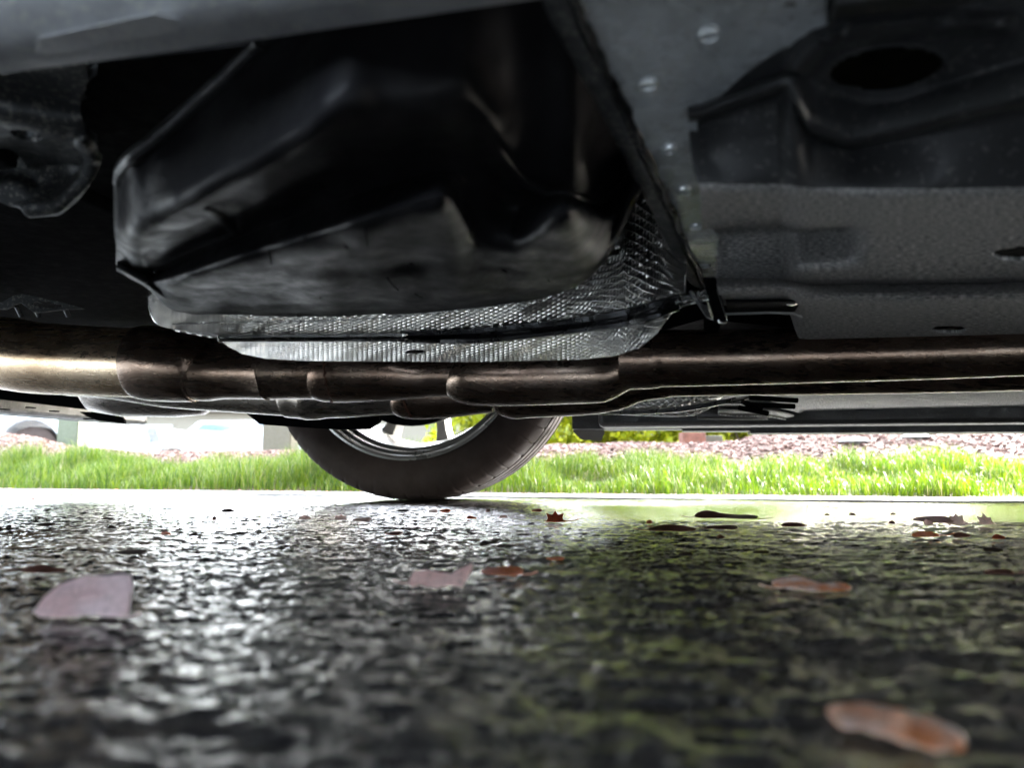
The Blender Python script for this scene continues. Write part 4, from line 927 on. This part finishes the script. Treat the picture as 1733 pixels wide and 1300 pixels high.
shrub(.62, 5.3, .42, MT['leafyel'], 'yellow green shrub on the mulch left of the brick block')
shrub(1.75, 5.6, .45, MT['leafyel'], 'yellow shrub on the mulch right of the brick block')
shrub(4.6, 5.6, .7, MT['leafyel'], 'large yellow green shrub at the far right of the mulch bed')
shrub(3.0, 6.4, .6, MT['leafgreen'], 'dark green shrub behind the round white caps')
for i in range(11):
    xx = -.1+i*.72; yy = 6.7-.2*xx+.25*math.sin(i*2.1)
    z = bank(np.array([xx]), np.array([yy]))[0]; R_ = .62+.1*math.sin(i*1.7); rt = empty('shrub', (xx, yy, z), ['shrub at the left end of the yellow green row, nearest the tyre', 'second shrub from the left in the yellow green row', 'third shrub from the left in the yellow green row', 'fourth shrub from the left in the yellow green row', 'fifth shrub from the left in the yellow green row', 'sixth shrub, the middle one of the yellow green row', 'fifth shrub from the right in the yellow green row', 'fourth shrub from the right in the yellow green row', 'third shrub from the right in the yellow green row', 'second shrub from the right in the yellow green row', 'shrub at the right end of the yellow green row'][i], 'shrub', 'row of yellow green shrubs behind the mulch')
    leafcloud('foliage', (xx, yy, z+R_*.85), R_, 3800, .045, MT['leafyel'], rt, 1.15)
    m = MB(); m.tube([(xx, yy, z-.05), (xx+.02, yy, z+R_*.8)], [.03, .015], 8); m.build('stem', MT['bark'], rt)
def tree(x, y, H, R, label, mat=None):
    r = empty('tree', (x, y, -.05), label, 'tree', 'trees along the street'); m = MB(); m.tube([(x, y, -.1), (x+.1, y, H*.35), (x, y+.1, H*.6), (x+.1, y, H*.85)], [.2, .15, .1, .04], 12)
    for k in range(6):
        a = k*1.1; m.tube([(x, y, H*(.35+.05*k)), (x+R*.4*math.cos(a), y+R*.4*math.sin(a), H*(.5+.05*k)), (x+R*.7*math.cos(a), y+R*.7*math.sin(a), H*(.62+.05*k))], [.07, .045, .02], 8)
    m.build('trunk', MT['bark'], r); leafcloud('crown', (x, y, H*.7), R, 9000, .14, mat or MT['leafgreen'], r, .9, 22)
for i, (x, y, H, R_) in enumerate(((5, 12, 7, 2.6), (10, 15, 8, 3), (2.2, 20, 8, 3), (15, 20, 9, 3.4), (-13, 24, 8, 3), (7.5, 24, 9, 3.2))):
    tree(x, y, H, R_, ['leafy tree nearest the car across the street', 'broad tree to the right of the nearest one', 'tree standing behind the yellow shrubs', 'tallest tree at the far right', 'tree beside the house on the left', 'tree in the back row on the right'][i])
# brick block and white caps in the mulch
c = atY(1175, 741, 4.1); zb = bank(np.array([c[0]]), np.array([4.1]))[0]
r = empty('brick_block', (c[0], 4.1, zb), 'red brown brick block standing in the mulch', 'brick')
m = MB(); m.abox(c[0]-.062, c[0]+.062, 4.1, 4.2, zb-.02, zb+.07); m.build('block', MT['brick'], r, bevel=.004)
m = MB(); m.abox(c[0]+.064, c[0]+.16, 4.13, 4.2, zb-.02, zb+.055); m.build('block', MT['postbeige'], r, bevel=.004)
for (px, py, wpx, lab) in ((1445, 752, 48, 'white round cap in the mulch nearer the grass, left of the other cap'), (1550, 745, 42, 'white round cap farther up the mulch, right of the other cap')):
    best = min(np.arange(2.6, 4.6, .01), key=lambda Y: abs(atY(px, py, Y)[2]-bank(np.array([atY(px, py, Y)[0]]), np.array([Y]))[0]))
    c = atY(px, py, best); R_ = wpx/2/F*best; z0 = bank(np.array([c[0]]), np.array([best]))[0]
    r = empty('path_light', (c[0], best, z0), lab, 'garden light', 'white round caps in the mulch')
    m = MB(); m.lathe([(.012, R_), (.018, R_), (.024, R_*.8), (.030, R_*.5), (.032, .001)], (c[0], best, z0), (0, 0, 1), 40); m.build('cap', MT['whiteplastic'], r)
    m = MB(); m.lathe([(-.03, R_*.5), (.012, R_*.5), (.012, R_*.98)], (c[0], best, z0), (0, 0, 1), 40); m.build('collar', MT['alloydark'], r)

# ================================================================== FALLEN LEAVES
def gh(x, y): return float(road_h(np.array([x]), np.array([y]))[0])
def blade(px, py, wpx, hpx, mat, label, shape, tilt=.5, group='fallen leaves on the wet driveway', cat='leaf', name='fallen_leaf', seed=0, depth=None):
    """a curled leaf: outline in unit coords (x -1..1, y 0..1), leaning back from its lower edge"""
    rd = random.Random(seed); c = atZ(px, py, .002); Y = c[1]; sx = wpx/2/F*Y/CT; sy = hpx/F*Y
    dp = depth if depth is not None else sx*tilt
    n = len(shape); cx_ = sum(p[0] for p in shape)/n; cy_ = sum(p[1] for p in shape)/n; rings = 5; V = []
    for k in range(rings):
        f = 1-k/(rings-.0)
        for (a, b) in shape:
            A = cx_+(a-cx_)*f; B = cy_+(b-cy_)*f
            bulge = .22*sx*math.sin(2.2*A+seed)+.16*sx*(A*A) + rd.uniform(-1, 1)*.035*sx
            V.append((c[0]+A*sx, Y+B*dp+bulge*.35*tilt, .0022+B*sy+.0025*abs(bulge)*10*(.4 if B > .3 else 0)))
    V.append((c[0]+cx_*sx, Y+cy_*dp, .0022+cy_*sy)); F_ = [(k*n+i, k*n+(i+1) % n, (k+1)*n+(i+1) % n, (k+1)*n+i) for k in range(rings-1) for i in range(n)] + [((rings-1)*n+i, (rings-1)*n+(i+1) % n, rings*n) for i in range(n)]
    g = gh(c[0], Y); V = [(x, y, z+max(g, 0)) for x, y, z in V]
    o = mesh(name, V, F_, mat, None, solid=.0007, sharp=180); sm = o.modifiers.new('sub', 'SUBSURF'); sm.subdivision_type = 'SIMPLE' if n > 13 else 'CATMULL_CLARK'; sm.levels = 1; sm.render_levels = 1
    if wpx >= 50:
        sg = 1 if seed % 2 else -1; e = np.array([c[0]+sg*sx*.9, Y+.1*dp, .004+g]); m = MB()
        m.tube([e-np.array([sg*sx*.5, 0, -.0005]), e, e+np.array([sg*sx*.28, -.003, .0008]), e+np.array([sg*sx*.5, -.008, .0030])], [.0005, .0006, .0005, .0007], 6); m.build('stem', mat, o)
    return tag(o, label, cat, group)
SLAB = [(-1, .1), (-.97, .45), (-.8, .78), (-.5, .92), (-.35, 1.0), (.1, .97), (.45, 1.02), (.66, .98), (.82, .72), (.9, .4), (1.0, .08), (.8, 0), (.3, .03), (-.3, -.02), (-.8, .0)]
SLUG = [(-1, .25), (-.92, .75), (-.5, .82), (-.1, .7), (.4, .62), (.75, .8), (.88, 1.15), (.98, 1.2), (.97, .95), (.85, .55), (.75, .2), (.68, -.02), (.3, .1), (-.1, -.05), (-.45, .02), (-.8, .2), (-.9, -.05)]
THIN = [(-1, .4), (-.6, .8), (-.1, .9), (.4, 1.0), (.8, .95), (1, .6), (.85, .4), (.6, .05), (.3, .2), (-.2, .15), (-.6, .3)]
WAVY = [(-1, .3), (-.7, .7), (-.4, .75), (-.15, 1.0), (.1, .7), (.35, .35), (.6, .45), (.8, .6), (1, .3), (.8, 0), (.3, .05), (-.2, -.02), (-.7, .15)]
def starshape(s):
    rd = random.Random(s); out = []
    for k in range(9):
        a = math.pi - math.pi*k/8; r = (1.0 if k % 2 == 0 else .3)*rd.uniform(.8, 1.1); out.append((r*math.cos(a), max(0, r*math.sin(a))))
    return out + [(.5, 0), (0, -.03), (-.5, 0)]
def lump(s):
    rd = random.Random(s); return [(-1, .15), (-.7, rd.uniform(.3, .7)), (-.3, rd.uniform(.6, 1)), (.1, rd.uniform(.5, 1.0)), (.5, rd.uniform(.4, .8)), (1, rd.uniform(.1, .4)), (.6, 0), (0, rd.uniform(-.02, .1)), (-.6, 0)]
blade(133, 1045, 155, 58, LM['lilac'], 'large pale lilac folded leaf at the lower left', SLAB, .8, seed=1)
blade(745, 998, 106, 28, LM['pink'], 'pale pink curled leaf with an upturned tip, below the tyre', SLUG, .7, seed=2)
blade(848, 979, 84, 12, LM['orange'], 'thin orange and pink leaf touching the pale curled leaf', THIN, 1.2, seed=3)
blade(1385, 1002, 142, 17, LM['amber'], 'long wavy tan leaf lying flat right of centre', WAVY, 1.2, seed=4)
def bigleaf():
    pts = [(1396, 1208), (1402, 1190), (1436, 1194), (1462, 1188), (1500, 1201), (1526, 1199), (1550, 1212), (1578, 1213), (1594, 1226), (1622, 1232), (1641, 1256), (1630, 1279), (1606, 1268), (1588, 1280), (1560, 1262), (1530, 1262), (1504, 1244), (1478, 1246), (1452, 1229), (1424, 1238), (1412, 1222)]
    n = len(pts); c = np.mean(pts, 0); V = []
    for k in range(5):
        f = 1-k/5
        for i, (x, y) in enumerate(pts):
            q = c+(np.array([x, y])-c)*f; z = .004+.0045*(1278-q[1])/90*.7 + .0012*math.sin(q[0]/18.)
            V.append(atZ(q[0], q[1], z))
    V.append(atZ(c[0], c[1], .006)); F_ = [(k*n+i, k*n+(i+1) % n, (k+1)*n+(i+1) % n, (k+1)*n+i) for k in range(4) for i in range(n)]+[(4*n+i, 4*n+(i+1) % n, 5*n) for i in range(n)]
    o = mesh('fallen_leaf', V, F_, LM['amber'], None, solid=.0008, sharp=180); sm = o.modifiers.new('sub', 'SUBSURF'); sm.levels = 2; sm.render_levels = 2
    tag(o, 'out of focus orange and white leaf closest to the camera at the lower right', 'leaf', 'fallen leaves on the wet driveway')
bigleaf()
items = [
 (68, 976, 95, 12, 'brown', 'lump', 'low brown leaf just above the large lilac leaf'),
 (940, 884, 54, 26, 'red', 'star', 'spiky red leaf standing up in the middle, right of the tyre'),
 (1218, 878, 92, 14, 'brown', 'lump', 'long flat brown leaf at the edge of the wet shine'),
 (1258, 880, 70, 6, 'brown', 'thin', 'dark tail of leaf trailing right of the long flat brown leaf'),
 (1345, 892, 52, 10, 'brown', 'lump', 'dark brown torn leaf right of the long flat brown leaf'),
 (1590, 888, 78, 12, 'pink', 'thin', 'low pinkish leaf joined to the standing ones at the right'),
 (1622, 887, 46, 28, 'pink', 'star', 'pinkish leaf with a thick upright lobe at the right'),
 (1670, 888, 48, 26, 'pink', 'star', 'rightmost pinkish leaf with pointed tips standing up'),
 (1572, 889, 20, 12, 'pink', 'lump', 'small rounded pinkish leaf left of the standing ones'),
 (1570, 913, 56, 13, 'orange', 'lump', 'orange topped leaf below the standing leaves at the right'),
 (1630, 912, 36, 11, 'brown', 'lump', 'dull brown leaf between the orange leaf and the small red one'),
 (1692, 915, 26, 9, 'red', 'lump', 'small red leaf at the far right'),
 (279, 906, 32, 10, 'orange', 'star', 'small bright orange brown leaf at the left'),
 (327, 908, 20, 7, 'dark', 'lump', 'small black leaf scrap right of the orange brown leaf'),
 (362, 881, 14, 12, 'brown', 'star', 'tiny upright brown leaf at the left below two dark scraps'),
 (385, 868, 26, 8, 'dark', 'lump', 'dark scrap left of the tyre near the bright pavement'),
 (1140, 900, 95, 13, 'brown', 'lump', 'purplish brown leaf in front of the long flat one'),
 (1100, 888, 18, 9, 'red', 'star', 'tiny red curled leaf just left of the purplish brown leaf'),
 (1225, 898, 62, 6, 'brown', 'thin', 'flat purplish leaf right of the purplish brown leaf'),
 (576, 880, 40, 12, 'pink', 'star', 'pink crumpled leaf under the left side of the tyre'),
 (610, 884, 36, 6, 'pink', 'thin', 'pale flat leaf right of the pink crumpled leaf'),
 (515, 880, 26, 8, 'pink', 'lump', 'rounded pink leaf left of the crumpled one'),
 (733, 869, 18, 8, 'pink', 'lump', 'tiny round pink leaf right below the tyre'),
 (752, 869, 20, 6, 'red', 'thin', 'tiny pointed reddish leaf beside the round pink one'),
 (680, 868, 24, 4, 'dark', 'thin', 'thin dark scrap below the tyre contact'),
 (798, 879, 20, 5, 'red', 'lump', 'tiny flat red leaf below the tyre, left of a pointed one'),
 (852, 879, 26, 8, 'pink', 'star', 'tiny pointed pink leaf below the tyre tread'),
 (826, 867, 12, 9, 'brown', 'star', 'tiny brown leaf scrap nearest the tyre tread'),
 (908, 868, 20, 5, 'red', 'thin', 'tiny red leaf scrap left of the spiky red leaf'),
 (665, 907, 34, 5, 'brown', 'thin', 'faint brown leaf below the pavement seam'),
 (1443, 873, 20, 9, 'brown', 'star', 'tiny brown peaked leaf on the wet shine at the right'),
 (1400, 873, 12, 4, 'brown', 'lump', 'tiny scrap left of the peaked brown leaf'),
 (1512, 872, 18, 6, 'brown', 'star', 'tiny peaked scrap left of the standing leaves'),
 (1220, 912, 16, 7, 'brown', 'lump', 'tiny olive leaf below the flat purplish leaf'),
 (1510, 887, 14, 5, 'brown', 'lump', 'tiny reddish scrap below the wet shine'),
 (1700, 976, 60, 7, 'brown', 'thin', 'flat brown leaf at the right edge of the frame'),
 (210, 941, 62, 6, 'dark', 'thin', 'long flat black scrap at the left above the lilac leaf'),
 (14, 895, 12, 8, 'dark', 'lump', 'black scrap at the left edge'),
 (70, 894, 34, 6, 'dark', 'thin', 'thin black scrap right of the one at the left edge'),
 (180, 882, 24, 6, 'dark', 'lump', 'dark scrap at the left, upper one of two'),
 (188, 895, 20, 6, 'dark', 'lump', 'dark scrap at the left, lower one of two'),
 (1290, 938, 34, 7, 'dark', 'lump', 'black scrap in the yellow green reflection'),
 (1684, 936, 40, 9, 'dark', 'lump', 'black scrap near the right edge below the small red leaf'),
 (1160, 944, 30, 5, 'dark', 'thin', 'thin black scrap left of the one in the reflection'),
 (940, 950, 34, 4, 'orange', 'thin', 'faint orange leaf right of the thin orange and pink one'),
 (55, 846, 10, 6, 'red', 'star', 'tiny red blossom scrap at the left near the grass'),
]
for i, (x, y, wp, hp, mt, sh, lab) in enumerate(items):
    shp = THIN if sh == 'thin' else starshape(i) if sh == 'star' else lump(i)
    blade(x, y, wp, hp, LM[mt], lab, shp, 1.0 if sh == 'thin' else .6, seed=i+10)
